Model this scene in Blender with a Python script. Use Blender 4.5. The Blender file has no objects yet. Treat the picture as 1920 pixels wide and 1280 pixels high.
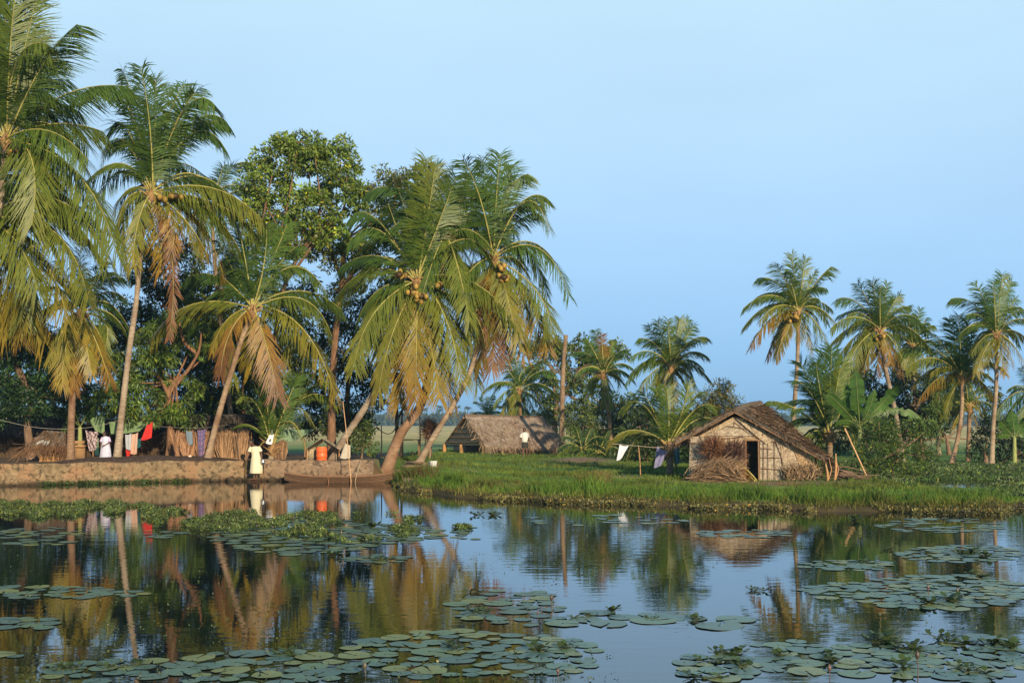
import bpy, math, random
import numpy as np
from mathutils import Vector
random.seed(7); rng = np.random.default_rng(7)
sc = bpy.context.scene; C = sc.collection
# ------------------------------------------------------------------ camera, sky, sun
FPX, CX, HY, CZ = 2200.0, 960.0, 793.0, 2.4
cd = bpy.data.cameras.new('camera'); cam = bpy.data.objects.new('camera', cd); C.objects.link(cam)
cam.location = (0, 0, CZ); cam.rotation_euler = (math.pi/2, 0, 0)
cd.sensor_width = 36; cd.lens = FPX/1920*36; cd.shift_y = (HY-640)/1920
cd.clip_start = .1; cd.clip_end = 12000
sc.camera = cam
SUN_EL, SUN_AZ = 17.0, 158.0          # azimuth clockwise from +Y: the sun stands behind the camera to the right
w = bpy.data.worlds.new('World'); sc.world = w; w.use_nodes = True
nt = w.node_tree; nt.nodes.clear()
wo = nt.nodes.new('ShaderNodeOutputWorld'); bg = nt.nodes.new('ShaderNodeBackground')
sky = nt.nodes.new('ShaderNodeTexSky'); sky.sky_type = 'NISHITA'; sky.sun_disc = False
sky.sun_elevation = math.radians(SUN_EL); sky.sun_rotation = math.radians(SUN_AZ)
sky.air_density = 1.0; sky.dust_density = 1.2; sky.ozone_density = 1.5
# sky colours ramped by elevation, darker overhead to lower the ambient light; faint wisps
tc = nt.nodes.new('ShaderNodeTexCoord'); sx = nt.nodes.new('ShaderNodeSeparateXYZ')
mr = nt.nodes.new('ShaderNodeValToRGB'); nt.links.new(tc.outputs['Generated'], sx.inputs[0])
nt.links.new(sx.outputs['Z'], mr.inputs[0])
e = mr.color_ramp.elements
def L(r, g, b):
    f = lambda c: (c/255/12.92 if c/255 <= .04045 else ((c/255+.055)/1.055)**2.4)
    return (f(r), f(g), f(b), 1)
SKS = 8.1
def LS(r, g, b): return tuple(v*SKS for v in L(r, g, b)[:3])+(1,)
e[0].position = 0.0; e[0].color = LS(138, 190, 236)
e[1].position = 1.0; e[1].color = LS(70, 104, 150)
k = e.new(.55); k.color = LS(112, 152, 196)
k = e.new(.36); k.color = LS(200, 236, 255)
for p, c in ((.06, (152, 203, 249)), (.13, (170, 214, 255)), (.22, (186, 224, 255)), (.30, (194, 230, 255))):
    k = e.new(p); k.color = LS(*c)
vn_ = nt.nodes.new('ShaderNodeTexNoise'); vn_.inputs['Scale'].default_value = 2.2; vn_.inputs['Detail'].default_value = 5
vm = nt.nodes.new('ShaderNodeMapping'); vm.inputs['Scale'].default_value = (1, 1, 3.5)
nt.links.new(tc.outputs['Generated'], vm.inputs[0]); nt.links.new(vm.outputs[0], vn_.inputs['Vector'])
vr = nt.nodes.new('ShaderNodeMapRange'); vr.inputs[1].default_value = .35; vr.inputs[2].default_value = .75
vr.inputs[3].default_value = .95; vr.inputs[4].default_value = 1.06
nt.links.new(vn_.outputs['Fac'], vr.inputs[0])
vmul = nt.nodes.new('ShaderNodeVectorMath'); vmul.operation = 'SCALE'
nt.links.new(mr.outputs[0], vmul.inputs[0]); nt.links.new(vr.outputs[0], vmul.inputs['Scale'])
mx = nt.nodes.new('ShaderNodeMix'); mx.data_type = 'RGBA'; mx.inputs[0].default_value = .93
nt.links.new(sky.outputs[0], mx.inputs[6]); nt.links.new(vmul.outputs[0], mx.inputs[7])
nt.links.new(mx.outputs[2], bg.inputs[0]); bg.inputs[1].default_value = .1
nt.links.new(bg.outputs[0], wo.inputs[0])
sd = bpy.data.lights.new('sun', 'SUN'); sun = bpy.data.objects.new('sun', sd); C.objects.link(sun)
sd.energy = 5.0; sd.angle = math.radians(.6); sd.color = (1, .82, .56)
a, el = math.radians(SUN_AZ), math.radians(SUN_EL)
sdir = Vector((math.sin(a)*math.cos(el), math.cos(a)*math.cos(el), math.sin(el)))
sun.rotation_euler = sdir.to_track_quat('Z', 'Y').to_euler(); sun.location = (20, -30, 30)
sc.view_settings.view_transform = 'Standard'; sc.view_settings.look = 'None'
sc.view_settings.exposure = 0.35; sc.view_settings.gamma = 1
sc.render.engine = 'CYCLES'
sc.cycles.max_bounces = 6; sc.cycles.diffuse_bounces = 3; sc.cycles.glossy_bounces = 3
sc.cycles.transmission_bounces = 4; sc.cycles.volume_bounces = 0

# ------------------------------------------------------------------ terrain
def P(px, py, Y): return np.array([(px-CX)/FPX*Y, Y, CZ+(HY-py)/FPX*Y])
def YW(py, z=0.0): return (CZ-z)*FPX/(py-HY)
def vnoise(x, y, s, seed=0, octv=3):
    r = np.random.default_rng(seed+100); o = 0; amp = 1; tot = 0
    for k in range(octv):
        for j in range(4):
            t = r.uniform(0, 6.28); f = s*2**k*r.uniform(.7, 1.4)
            o = o+amp*np.sin((x*np.cos(t)+y*np.sin(t))*f+r.uniform(0, 6.28))*.5; tot += amp*.5
        amp *= .55
    return o/tot*1.6
SHX = np.array([-90, -30, -19.5, -13.7, -10.7, -6.0, -4.9, -4.1, -2.1, .33, 4.9, 7.9, 11.2, 12.9, 14.7, 17, 19, 22, 26, 40, 90.])
SHY = np.array([40, 43.6, 44.7, 48, 48.9, 48.7, 48.2, 42.6, 38.5, 35.9, 33.6, 32.2, 31.2, 31.2, 33.4, 37.0, 41.0, 45.5, 50, 52, 53.])
def sst(a, b, x):
    t = np.clip((x-a)/(b-a), 0, 1); return t*t*(3-2*t)
def shoreY(x):
    x = np.asarray(x, float); return np.interp(x, SHX, SHY)+sst(-4, -1, x)*(.28*np.sin(x*1.9+1)+.16*np.sin(x*4.3)+.08*np.sin(x*9.1+2))
def H(x, y):
    x = np.asarray(x, float); y = np.asarray(y, float)
    d = y-shoreY(x)
    wl = 1-sst(-5.9, -5.3, x)
    hl = np.interp(d, [-200, -4, 0.08, .36, 8, 14, 30], [-1.2, -1.0, -.9, .80, .84, .8, .40])
    hr = np.interp(d, [-200, -4, -1, 0, .35, 1.2, 3, 9, 30], [-1.2, -.9, -.35, -.04, .12, .17, .19, .25, .38])
    hump = (1-sst(-5.0, 1.5, x))*.45*sst(2, 6, d)*(1-sst(14, 26, d))
    hr = hr+hump
    h = hl*wl+hr*(1-wl)
    h = h+sst(4, 8, d)*(.28*np.exp(-(((x-3.9)/2.6)**2+((y-62)/3.0)**2))+.20*np.exp(-(((x+1.2)/2.2)**2+((y-57)/3.0)**2))+.12*np.exp(-(((x-2.5)/1.6)**2+((y-46)/1.8)**2)))
    low = sst(13.2, 15.5, x)*(1-sst(50, 55, y)); h = np.where((h > 0), h*(1-.6*low), h)
    pond = np.exp(-np.maximum(0, (np.abs(x-21.5)-4.2))**2*1.0)*np.exp(-np.maximum(0, np.abs(y-46.5)-2.2)**2*1.2)
    h = h-pond*.62
    h = h+vnoise(x, y, .9, 3)*.035*sst(.8, 3, d)*(1-sst(60, 110, y))
    return h
def G(px, Y, dz=0.0):
    x = (px-CX)/FPX*Y; return np.array([x, Y, float(H(x, Y))+dz])

# ------------------------------------------------------------------ mesh helpers
class MB:
    def __init__(s): s.V = []; s.F4 = []; s.F3 = []; s.K = []; s.n = 0
    def add(s, V, F, col=(1, 1, 1)):
        V = np.asarray(V, float).reshape(-1, 3); F = np.asarray(F, int)
        col = np.asarray(col, float)
        if col.ndim == 1: col = np.repeat(col[None, :3], len(V), 0)
        s.V.append(V); s.K.append(col[:, :3])
        if len(F): (s.F4 if F.shape[1] == 4 else s.F3).append(F+s.n)
        s.n += len(V)
    def tube(s, pts, rad, n=8, col=(1, 1, 1), cap=True):
        pts = np.asarray(pts, float); m = len(pts)
        rad = np.broadcast_to(np.asarray(rad, float), (m,))
        T = np.gradient(pts, axis=0); T /= np.linalg.norm(T, axis=1)[:, None]+1e-9
        ref = np.array([0, 0, 1.]) if abs(T[0, 2]) < .8 else np.array([0, 1., 0])
        V = []
        for i in range(m):
            u = np.cross(T[i], ref); u /= np.linalg.norm(u)+1e-9; v = np.cross(T[i], u)
            ref = np.cross(u, T[i]) if True else ref
            th = np.arange(n)/n*2*np.pi
            V.append(pts[i]+rad[i]*(np.cos(th)[:, None]*u+np.sin(th)[:, None]*v))
        V = np.concatenate(V)
        F = [[i*n+j, i*n+(j+1) % n, (i+1)*n+(j+1) % n, (i+1)*n+j] for i in range(m-1) for j in range(n)]
        c = np.asarray(col, float)
        if c.ndim == 2: c = np.repeat(c, n, 0)
        s.add(V, F, c)
        if cap:
            cc = c if c.ndim == 1 else c[0]
            for k, b in ((0, pts[0]), (m-1, pts[-1])):
                W = np.vstack([V[k*n:(k+1)*n], b]); s.add(W, [[j, (j+1) % n, n] for j in range(n)], cc)
    def bar(s, p, q, r=.03, n=6, col=(1, 1, 1)): s.tube([p, q], [r, r], n, col)
    def box(s, c, sz, rz=0, col=(1, 1, 1), tilt=0):
        x, y, z = np.asarray(sz)/2
        V = np.array([[i, j, k] for k in (-z, z) for j in (-y, y) for i in (-x, x)])
        if tilt:
            ct, st = math.cos(tilt), math.sin(tilt); V = V @ np.array([[1, 0, 0], [0, ct, st], [0, -st, ct]])
        cr, sr = math.cos(rz), math.sin(rz); V = V @ np.array([[cr, sr, 0], [-sr, cr, 0], [0, 0, 1]])
        s.add(V+np.asarray(c), [[0, 2, 3, 1], [4, 5, 7, 6], [0, 1, 5, 4], [2, 6, 7, 3], [0, 4, 6, 2], [1, 3, 7, 5]], col)
    def ball(s, c, r, sc_=(1, 1, 1), nu=12, nv=8, col=(1, 1, 1)):
        V = []
        for i in range(nv+1):
            t = math.pi*i/nv
            for j in range(nu):
                p = 2*math.pi*j/nu; V.append([math.sin(t)*math.cos(p), math.sin(t)*math.sin(p), math.cos(t)])
        V = np.array(V)*r*np.array(sc_)+np.asarray(c)
        s.add(V, [[i*nu+j, (i+1)*nu+j, (i+1)*nu+(j+1) % nu, i*nu+(j+1) % nu] for i in range(nv) for j in range(nu)], col)
    def grid(s, V, nu, nv, col=(1, 1, 1)):      # V has nu*nv verts, row major (nv rows of nu)
        F = [[j*nu+i, j*nu+i+1, (j+1)*nu+i+1, (j+1)*nu+i] for j in range(nv-1) for i in range(nu-1)]
        s.add(V, F, col)
    def loft(s, rings, col=(1, 1, 1), cap=True):
        n = len(rings[0]); V = np.concatenate(rings)
        F = [[i*n+j, i*n+(j+1) % n, (i+1)*n+(j+1) % n, (i+1)*n+j] for i in range(len(rings)-1) for j in range(n)]
        s.add(V, F, col)
        if cap:
            for k in (0, len(rings)-1):
                W = np.vstack([rings[k], rings[k].mean(0)]); s.add(W, [[j, (j+1) % n, n] for j in range(n)], col)
ORG = {}
def finish(name, mb, m, parent=None, smooth=False):
    V = np.concatenate(mb.V); K = np.concatenate(mb.K)
    off = ORG[parent.name] if parent else np.zeros(3)
    me = bpy.data.meshes.new(name)
    loops = []; starts = []; tot = []; k = 0
    for F, nn in ((mb.F4, 4), (mb.F3, 3)):
        if F:
            F = np.concatenate(F); loops.append(F.ravel()); starts.append(k+np.arange(len(F))*nn)
            tot.append(np.full(len(F), nn)); k += F.size
    loops = np.concatenate(loops); starts = np.concatenate(starts); tot = np.concatenate(tot)
    me.vertices.add(len(V)); me.vertices.foreach_set('co', (V-off).ravel().astype(np.float32))
    me.loops.add(len(loops)); me.loops.foreach_set('vertex_index', loops.astype(np.int32))
    me.polygons.add(len(starts)); me.polygons.foreach_set('loop_start', starts.astype(np.int32))
    me.polygons.foreach_set('loop_total', tot.astype(np.int32))
    if smooth: me.polygons.foreach_set('use_smooth', np.ones(len(starts), bool))
    me.update(calc_edges=True)
    ca = me.attributes.new('col', 'FLOAT_COLOR', 'POINT')
    ca.data.foreach_set('color', np.hstack([K, np.ones((len(K), 1))]).ravel().astype(np.float32))
    me.materials.append(m)
    o = bpy.data.objects.new(name, me); C.objects.link(o)
    if parent: o.parent = parent
    ORG[o.name] = off
    return o
def tag(o, label=None, cat=None, group=None, kind=None):
    if label: o['label'] = label
    if cat: o['category'] = cat
    if group: o['group'] = group
    if kind: o['kind'] = kind
    return o
def thing(name, label, cat, loc, group=None):
    o = bpy.data.objects.new(name, None); o.empty_display_size = .3; C.objects.link(o)
    o.location = loc; ORG[o.name] = np.array(loc, float)
    return tag(o, label, cat, group)
def one(name, mb, m, label, cat, group=None, smooth=False, kind=None):     # a thing that is one mesh, origin at its base
    V = np.concatenate(mb.V); b = np.array([*(V.min(0)+V.max(0))[:2]/2, V[:, 2].min()])
    mb.V = [v-b for v in mb.V]
    o = finish(name, mb, m, None, smooth); o.location = b; ORG[o.name] = b
    return tag(o, label, cat, group, kind)

# ------------------------------------------------------------------ materials
def mat(name, c1=(1, 1, 1), c2=None, scale=4, stretch=(1, 1, 1), rough=.8, bump=.3, bdist=.02, attr=False,
        transl=0, detail=6, lo=.35, hi=.7, spec=.3, c3=None, s3=.6, coord='Object'):
    m = bpy.data.materials.new(name); m.use_nodes = True; t = m.node_tree; N = t.nodes; Lk = t.links
    b = N['Principled BSDF']; b.inputs['Roughness'].default_value = rough; b.inputs['Specular IOR Level'].default_value = spec
    tcn = N.new('ShaderNodeTexCoord'); mp = N.new('ShaderNodeMapping'); mp.inputs['Scale'].default_value = stretch
    Lk.new(tcn.outputs[coord], mp.inputs[0])
    nz = N.new('ShaderNodeTexNoise'); nz.inputs['Scale'].default_value = scale; nz.inputs['Detail'].default_value = detail
    Lk.new(mp.outputs[0], nz.inputs['Vector'])
    rp = N.new('ShaderNodeMapRange'); rp.inputs[1].default_value = lo; rp.inputs[2].default_value = hi
    Lk.new(nz.outputs['Fac'], rp.inputs[0])
    c2 = c2 or c1
    mi = N.new('ShaderNodeMix'); mi.data_type = 'RGBA'; mi.inputs[6].default_value = (*c1, 1); mi.inputs[7].default_value = (*c2, 1)
    Lk.new(rp.outputs[0], mi.inputs[0]); out = mi.outputs[2]
    if c3:
        n3 = N.new('ShaderNodeTexNoise'); n3.inputs['Scale'].default_value = s3; n3.inputs['Detail'].default_value = 4
        Lk.new(tcn.outputs[coord], n3.inputs['Vector'])
        r3 = N.new('ShaderNodeMapRange'); r3.inputs[1].default_value = .45; r3.inputs[2].default_value = .65
        Lk.new(n3.outputs['Fac'], r3.inputs[0])
        m3 = N.new('ShaderNodeMix'); m3.data_type = 'RGBA'; m3.inputs[7].default_value = (*c3, 1)
        Lk.new(r3.outputs[0], m3.inputs[0]); Lk.new(out, m3.inputs[6]); out = m3.outputs[2]
    if attr:
        at = N.new('ShaderNodeAttribute'); at.attribute_name = 'col'
        mu = N.new('ShaderNodeMix'); mu.data_type = 'RGBA'; mu.blend_type = 'MULTIPLY'; mu.inputs[0].default_value = 1
        Lk.new(at.outputs['Color'], mu.inputs[6]); Lk.new(out, mu.inputs[7]); out = mu.outputs[2]
    Lk.new(out, b.inputs['Base Color'])
    if bump:
        bp = N.new('ShaderNodeBump'); bp.inputs['Strength'].default_value = bump; bp.inputs['Distance'].default_value = bdist
        Lk.new(nz.outputs['Fac'], bp.inputs['Height']); Lk.new(bp.outputs[0], b.inputs['Normal'])
    if transl:
        tr = N.new('ShaderNodeBsdfTranslucent'); Lk.new(out, tr.inputs[0])
        ms = N.new('ShaderNodeMixShader'); ms.inputs[0].default_value = transl
        Lk.new(b.outputs[0], ms.inputs[1]); Lk.new(tr.outputs[0], ms.inputs[2])
        Lk.new(ms.outputs[0], N['Material Output'].inputs[0])
    return m
W1 = (1, 1, 1)
M = {}
M['frond'] = mat('palm frond', (.8, .8, .8), (1.15, 1.15, 1.1), 3, rough=.42, bump=0, attr=True, transl=.3, spec=.28)
M['leaf'] = mat('leaf', (.7, .7, .7), (1.25, 1.2, 1.1), 1.5, rough=.5, bump=0, attr=True, transl=.2, spec=.4)
M['grass'] = mat('grass', (.75, .75, .7), (1.2, 1.15, 1.1), .6, rough=.6, bump=0, attr=True, transl=.25, spec=.2)
M['bark'] = mat('palm bark', (.20, .15, .105), (.36, .29, .21), 2.2, (2, 2, 14), .9, .8, .03, c3=(.15, .095, .06), s3=1.4, attr=True)
M['treebark'] = mat('tree bark', (.13, .08, .05), (.24, .155, .10), 5, (2, 2, .7), .9, .8, .03, attr=True)
M['fibre'] = mat('crown fibre', (.22, .12, .05), (.40, .24, .10), 12, (1, 1, .3), .9, .6, attr=True)
M['coconut'] = mat('coconut', (.30, .20, .05), (.42, .30, .08), 6, rough=.5, bump=.1, attr=True)
M['thatch'] = mat('old thatch', (.13, .105, .08), (.32, .26, .20), 9, (3, 3, .6), .95, .9, .05, c3=(.17, .125, .09), s3=.8, attr=True)
M['straw'] = mat('straw', (.72, .68, .62), (1.1, 1.1, 1.1), 9, (3, 3, .8), .9, .6, .02, attr=True)
M['mud'] = mat('dry mud', (.30, .19, .10), (.42, .28, .16), 3, (1, 1, 1), .95, .6, .03, c3=(.22, .14, .08), s3=1.5, attr=True)
M['soil'] = mat('dark soil', (.035, .022, .016), (.09, .06, .045), 9, rough=1, bump=1, bdist=.04)
M['wood'] = mat('weathered wood', (.20, .125, .075), (.34, .23, .15), 8, (1, 1, 8), .85, .5, .01, attr=True)
M['cloth'] = mat('cloth', (.9, .9, .9), (1.05, 1.05, 1.05), 5, rough=.9, bump=.3, bdist=.01, attr=True, transl=.15)
M['skin'] = mat('skin', (.10, .052, .032), (.14, .075, .045), 6, rough=.55, bump=.05)
M['hair'] = mat('hair', (.012, .009, .008), (.03, .022, .018), 30, rough=.5, bump=.3)
M['plastic'] = mat('plastic', (.9, .9, .9), (1.05, 1.05, 1.05), 4, rough=.4, bump=.05, attr=True, spec=.5)
M['metal'] = mat('dull metal', (.5, .5, .5), (.65, .65, .64), 8, rough=.3, bump=.1)
M['metal'].node_tree.nodes['Principled BSDF'].inputs['Metallic'].default_value = .9
M['rope'] = mat('rope', (.40, .36, .30), (.55, .5, .42), 20, rough=.9, bump=.2, attr=True)
M['pad'] = mat('lily pad', (.075, .15, .115), (.125, .21, .165), 5, rough=.38, bump=.25, bdist=.01, attr=True, spec=.6, c3=(.12, .17, .09), s3=3)
M['far'] = mat('far foliage', (.03, .05, .025), (.08, .10, .045), .12, rough=.9, bump=0)
# woven palm matting
def woven(name, c1, c2):
    m = mat(name, c1, c2, 5, (1, 1, 1), .9, .5, .015, attr=True, lo=.3, hi=.75)
    t = m.node_tree; N = t.nodes; b = N['Principled BSDF']; src = b.inputs['Base Color'].links[0].from_socket
    tcn = N.new('ShaderNodeTexCoord')
    outs = []
    for rx, rz in ((34, 8), (8, 30)):
        mp = N.new('ShaderNodeMapping'); mp.inputs['Scale'].default_value = (rx, rx, rz)
        t.links.new(tcn.outputs['Object'], mp.inputs[0])
        n = N.new('ShaderNodeTexNoise'); n.inputs['Scale'].default_value = 1; n.inputs['Detail'].default_value = 3
        t.links.new(mp.outputs[0], n.inputs['Vector']); outs.append(n.outputs['Fac'])
    mm = N.new('ShaderNodeMath'); mm.operation = 'MULTIPLY'
    t.links.new(outs[0], mm.inputs[0]); t.links.new(outs[1], mm.inputs[1])
    r = N.new('ShaderNodeMapRange'); r.inputs[1].default_value = .13; r.inputs[2].default_value = .36; r.inputs[3].default_value = .45; r.inputs[4].default_value = 1.25
    t.links.new(mm.outputs[0], r.inputs[0])
    v = N.new('ShaderNodeVectorMath'); v.operation = 'SCALE'; t.links.new(src, v.inputs[0]); t.links.new(r.outputs[0], v.inputs['Scale'])
    t.links.new(v.outputs[0], b.inputs['Base Color'])
    bp = N['Bump']; t.links.new(mm.outputs[0], bp.inputs['Height'])
    return m
M['woven'] = woven('woven palm matting', (.30, .245, .18), (.47, .395, .305))
# rubble wall: random stones with dark joints
def rubble():
    m = mat('rubble stone', (.14, .10, .055), (.29, .205, .115), 5, (1, 1, 1), .95, .7, .02, attr=True, c3=(.26, .15, .08), s3=1.2)
    t = m.node_tree; N = t.nodes; b = N['Principled BSDF']; src = b.inputs['Base Color'].links[0].from_socket
    tcn = N.new('ShaderNodeTexCoord'); mp = N.new('ShaderNodeMapping'); mp.inputs['Scale'].default_value = (1, 1, 1.9)
    t.links.new(tcn.outputs['Object'], mp.inputs[0])
    nz = N.new('ShaderNodeTexNoise'); nz.inputs['Scale'].default_value = 3; t.links.new(mp.outputs[0], nz.inputs['Vector'])
    ad = N.new('ShaderNodeMix'); ad.data_type = 'VECTOR'; ad.inputs[0].default_value = .14
    t.links.new(mp.outputs[0], ad.inputs[4]); t.links.new(nz.outputs['Color'], ad.inputs[5])
    vo = N.new('ShaderNodeTexVoronoi'); vo.feature = 'DISTANCE_TO_EDGE'; vo.inputs['Scale'].default_value = 2.6
    t.links.new(ad.outputs[1], vo.inputs['Vector'])
    r = N.new('ShaderNodeMapRange'); r.inputs[1].default_value = .0; r.inputs[2].default_value = .05; r.inputs[3].default_value = .42
    t.links.new(vo.outputs['Distance'], r.inputs[0])
    big = N.new('ShaderNodeTexNoise'); big.inputs['Scale'].default_value = .55; t.links.new(tcn.outputs['Object'], big.inputs['Vector'])
    br = N.new('ShaderNodeMapRange'); br.inputs[1].default_value = .42; br.inputs[2].default_value = .56
    t.links.new(big.outputs['Fac'], br.inputs[0])
    mxx = N.new('ShaderNodeMix'); mxx.data_type = 'FLOAT'; mxx.inputs[2].default_value = .92
    t.links.new(br.outputs[0], mxx.inputs[0]); t.links.new(r.outputs[0], mxx.inputs[3])
    v = N.new('ShaderNodeVectorMath'); v.operation = 'SCALE'; t.links.new(src, v.inputs[0]); t.links.new(mxx.outputs[0], v.inputs['Scale'])
    t.links.new(v.outputs[0], b.inputs['Base Color'])
    return m
M['rubble'] = rubble()
def stain(m):     # damp dark band along the waterline and dark blotches: dirt that belongs to the wall
    t = m.node_tree; N = t.nodes; b = N['Principled BSDF']; src = b.inputs['Base Color'].links[0].from_socket
    g = N.new('ShaderNodeNewGeometry'); s = N.new('ShaderNodeSeparateXYZ'); t.links.new(g.outputs['Position'], s.inputs[0])
    n = N.new('ShaderNodeTexNoise'); n.inputs['Scale'].default_value = 3; n.inputs['Detail'].default_value = 6; t.links.new(g.outputs['Position'], n.inputs['Vector'])
    ma = N.new('ShaderNodeMath'); ma.operation = 'MULTIPLY_ADD'; ma.inputs[1].default_value = -.35; t.links.new(n.outputs['Fac'], ma.inputs[0]); t.links.new(s.outputs['Z'], ma.inputs[2])
    r = N.new('ShaderNodeMapRange'); r.inputs[1].default_value = -.12; r.inputs[2].default_value = .02; r.inputs[3].default_value = .25
    t.links.new(ma.outputs[0], r.inputs[0])
    n2 = N.new('ShaderNodeTexNoise'); n2.inputs['Scale'].default_value = 5.5; n2.inputs['Detail'].default_value = 3; t.links.new(g.outputs['Position'], n2.inputs['Vector'])
    r2 = N.new('ShaderNodeMapRange'); r2.inputs[1].default_value = .61; r2.inputs[2].default_value = .565; r2.inputs[3].default_value = .48; r2.inputs[4].default_value = 1
    t.links.new(n2.outputs['Fac'], r2.inputs[0])
    mm = N.new('ShaderNodeMath'); mm.operation = 'MULTIPLY'; t.links.new(r.outputs[0], mm.inputs[0]); t.links.new(r2.outputs[0], mm.inputs[1])
    v = N.new('ShaderNodeVectorMath'); v.operation = 'SCALE'; t.links.new(src, v.inputs[0]); t.links.new(mm.outputs[0], v.inputs['Scale'])
    t.links.new(v.outputs[0], b.inputs['Base Color'])
stain(M['rubble'])
M['mudwall'] = mat('mud plaster', (.17, .115, .075), (.31, .215, .135), 4, (1, 1, 2.5), .95, .7, .03, attr=True, c3=(.20, .13, .08), s3=1.1)
stain(M['mudwall'])
# water
m = bpy.data.materials.new('water'); m.use_nodes = True; t = m.node_tree; N = t.nodes; b = N['Principled BSDF']
b.inputs['Base Color'].default_value = (.006, .012, .010, 1); b.inputs['Roughness'].default_value = .018
b.inputs['IOR'].default_value = 1.62; b.inputs['Specular IOR Level'].default_value = .55
g = N.new('ShaderNodeNewGeometry')
mp = N.new('ShaderNodeMapping'); mp.inputs['Scale'].default_value = (.8, 2.6, 1); t.links.new(g.outputs['Position'], mp.inputs[0])
n1 = N.new('ShaderNodeTexNoise'); n1.inputs['Scale'].default_value = 1.6; n1.inputs['Detail'].default_value = 3; t.links.new(mp.outputs[0], n1.inputs['Vector'])
n2 = N.new('ShaderNodeTexNoise'); n2.inputs['Scale'].default_value = .12; n2.inputs['Detail'].default_value = 2; t.links.new(g.outputs['Position'], n2.inputs['Vector'])
r2 = N.new('ShaderNodeMapRange'); r2.inputs[1].default_value = .4; r2.inputs[2].default_value = .66; r2.inputs[3].default_value = .25; r2.inputs[4].default_value = 1
t.links.new(n2.outputs['Fac'], r2.inputs[0])
bp = N.new('ShaderNodeBump'); bp.inputs['Distance'].default_value = .004; t.links.new(r2.outputs[0], bp.inputs['Strength'])
t.links.new(n1.outputs['Fac'], bp.inputs['Height']); t.links.new(bp.outputs[0], b.inputs['Normal'])
M['water'] = m
# ground
m = mat('ground', (.075, .10, .03), (.14, .15, .05), .8, (1, 1, 1), .95, .7, .06, attr=True, coord='Object')
M['ground'] = m

# ------------------------------------------------------------------ ground and water
xs = np.concatenate([-np.geomspace(34, 3000, 26)[::-1], np.arange(-33.7, 34, .34), np.geomspace(34.4, 3000, 26)])
ds = np.concatenate([[-300, -80, -30, -12, -6, -3, -1.5, -.8, -.4, -.1, .08, .22, .36, .6, .9], np.arange(1.25, 30, .4), np.geomspace(30.5, 4200, 60)])
X, D = np.meshgrid(xs, ds); Yg = shoreY(np.clip(X, -60, 60))+D
Z = H(X, Yg)
dirt = np.zeros_like(X)
def patch(cx, cy, rx, ry, s=1.0):
    return s*np.exp(-(((X-cx)/rx)**2+((Yg-cy)/ry)**2)*1.2)
for px, Y, rx, ry, s in ((1500, 41.8, 2.6, 1.5, 1.5), (1330, 42.8, 2.2, 1.0, 1.1), (1190, 45.5, 2.2, .7, .9), (860, 48, 1.4, .8, 1.2), (940, 63, 3.0, 1.0, 1.1), (1095, 60, 2.2, 2.2, 1.1),
                         (1130, 48, 3.4, .5, .7), (1280, 57, 5, .8, .6), (760, 50, 2.0, 2.2, 1.0)):
    dirt = np.maximum(dirt, patch((px-CX)/FPX*Y, Y, rx, ry, s))
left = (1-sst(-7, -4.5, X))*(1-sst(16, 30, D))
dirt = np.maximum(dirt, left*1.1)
dn = vnoise(X, Yg, 1.1, 5, 4)
dirt = np.clip(dirt+dn*.25*(dirt > .15), 0, 1)[..., None]
dry = (sst(80, 150, Yg)*(.75+.25*vnoise(X*.05, Yg*.05, 1, 8)))[..., None]
gc = np.array([.85, 1.5, .6]); cc = gc*(1+.25*vnoise(X, Yg, .5, 6)[..., None])
cc = cc*(1-dry)+dry*np.array([6.2, 3.9, 4.6])
cc = cc*(1-dirt)+dirt*np.array([2.3, 1.25, 2.1])
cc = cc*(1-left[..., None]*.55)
wet = (1-sst(.5, 1.3, D))[..., None]; cc = cc*(1-wet)+wet*np.array([.75, .45, .6])
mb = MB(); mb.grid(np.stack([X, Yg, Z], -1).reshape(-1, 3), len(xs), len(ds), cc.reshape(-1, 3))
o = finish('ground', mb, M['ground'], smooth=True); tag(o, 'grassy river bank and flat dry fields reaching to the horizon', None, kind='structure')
mb = MB(); mb.add([[-400, -120, 0], [400, -120, 0], [400, 64, 0], [-400, 64, 0]], [[0, 1, 2, 3]])
o = finish('water', mb, M['water']); tag(o, 'calm dark backwater mirroring the palms and sky', None, kind='structure')

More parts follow.
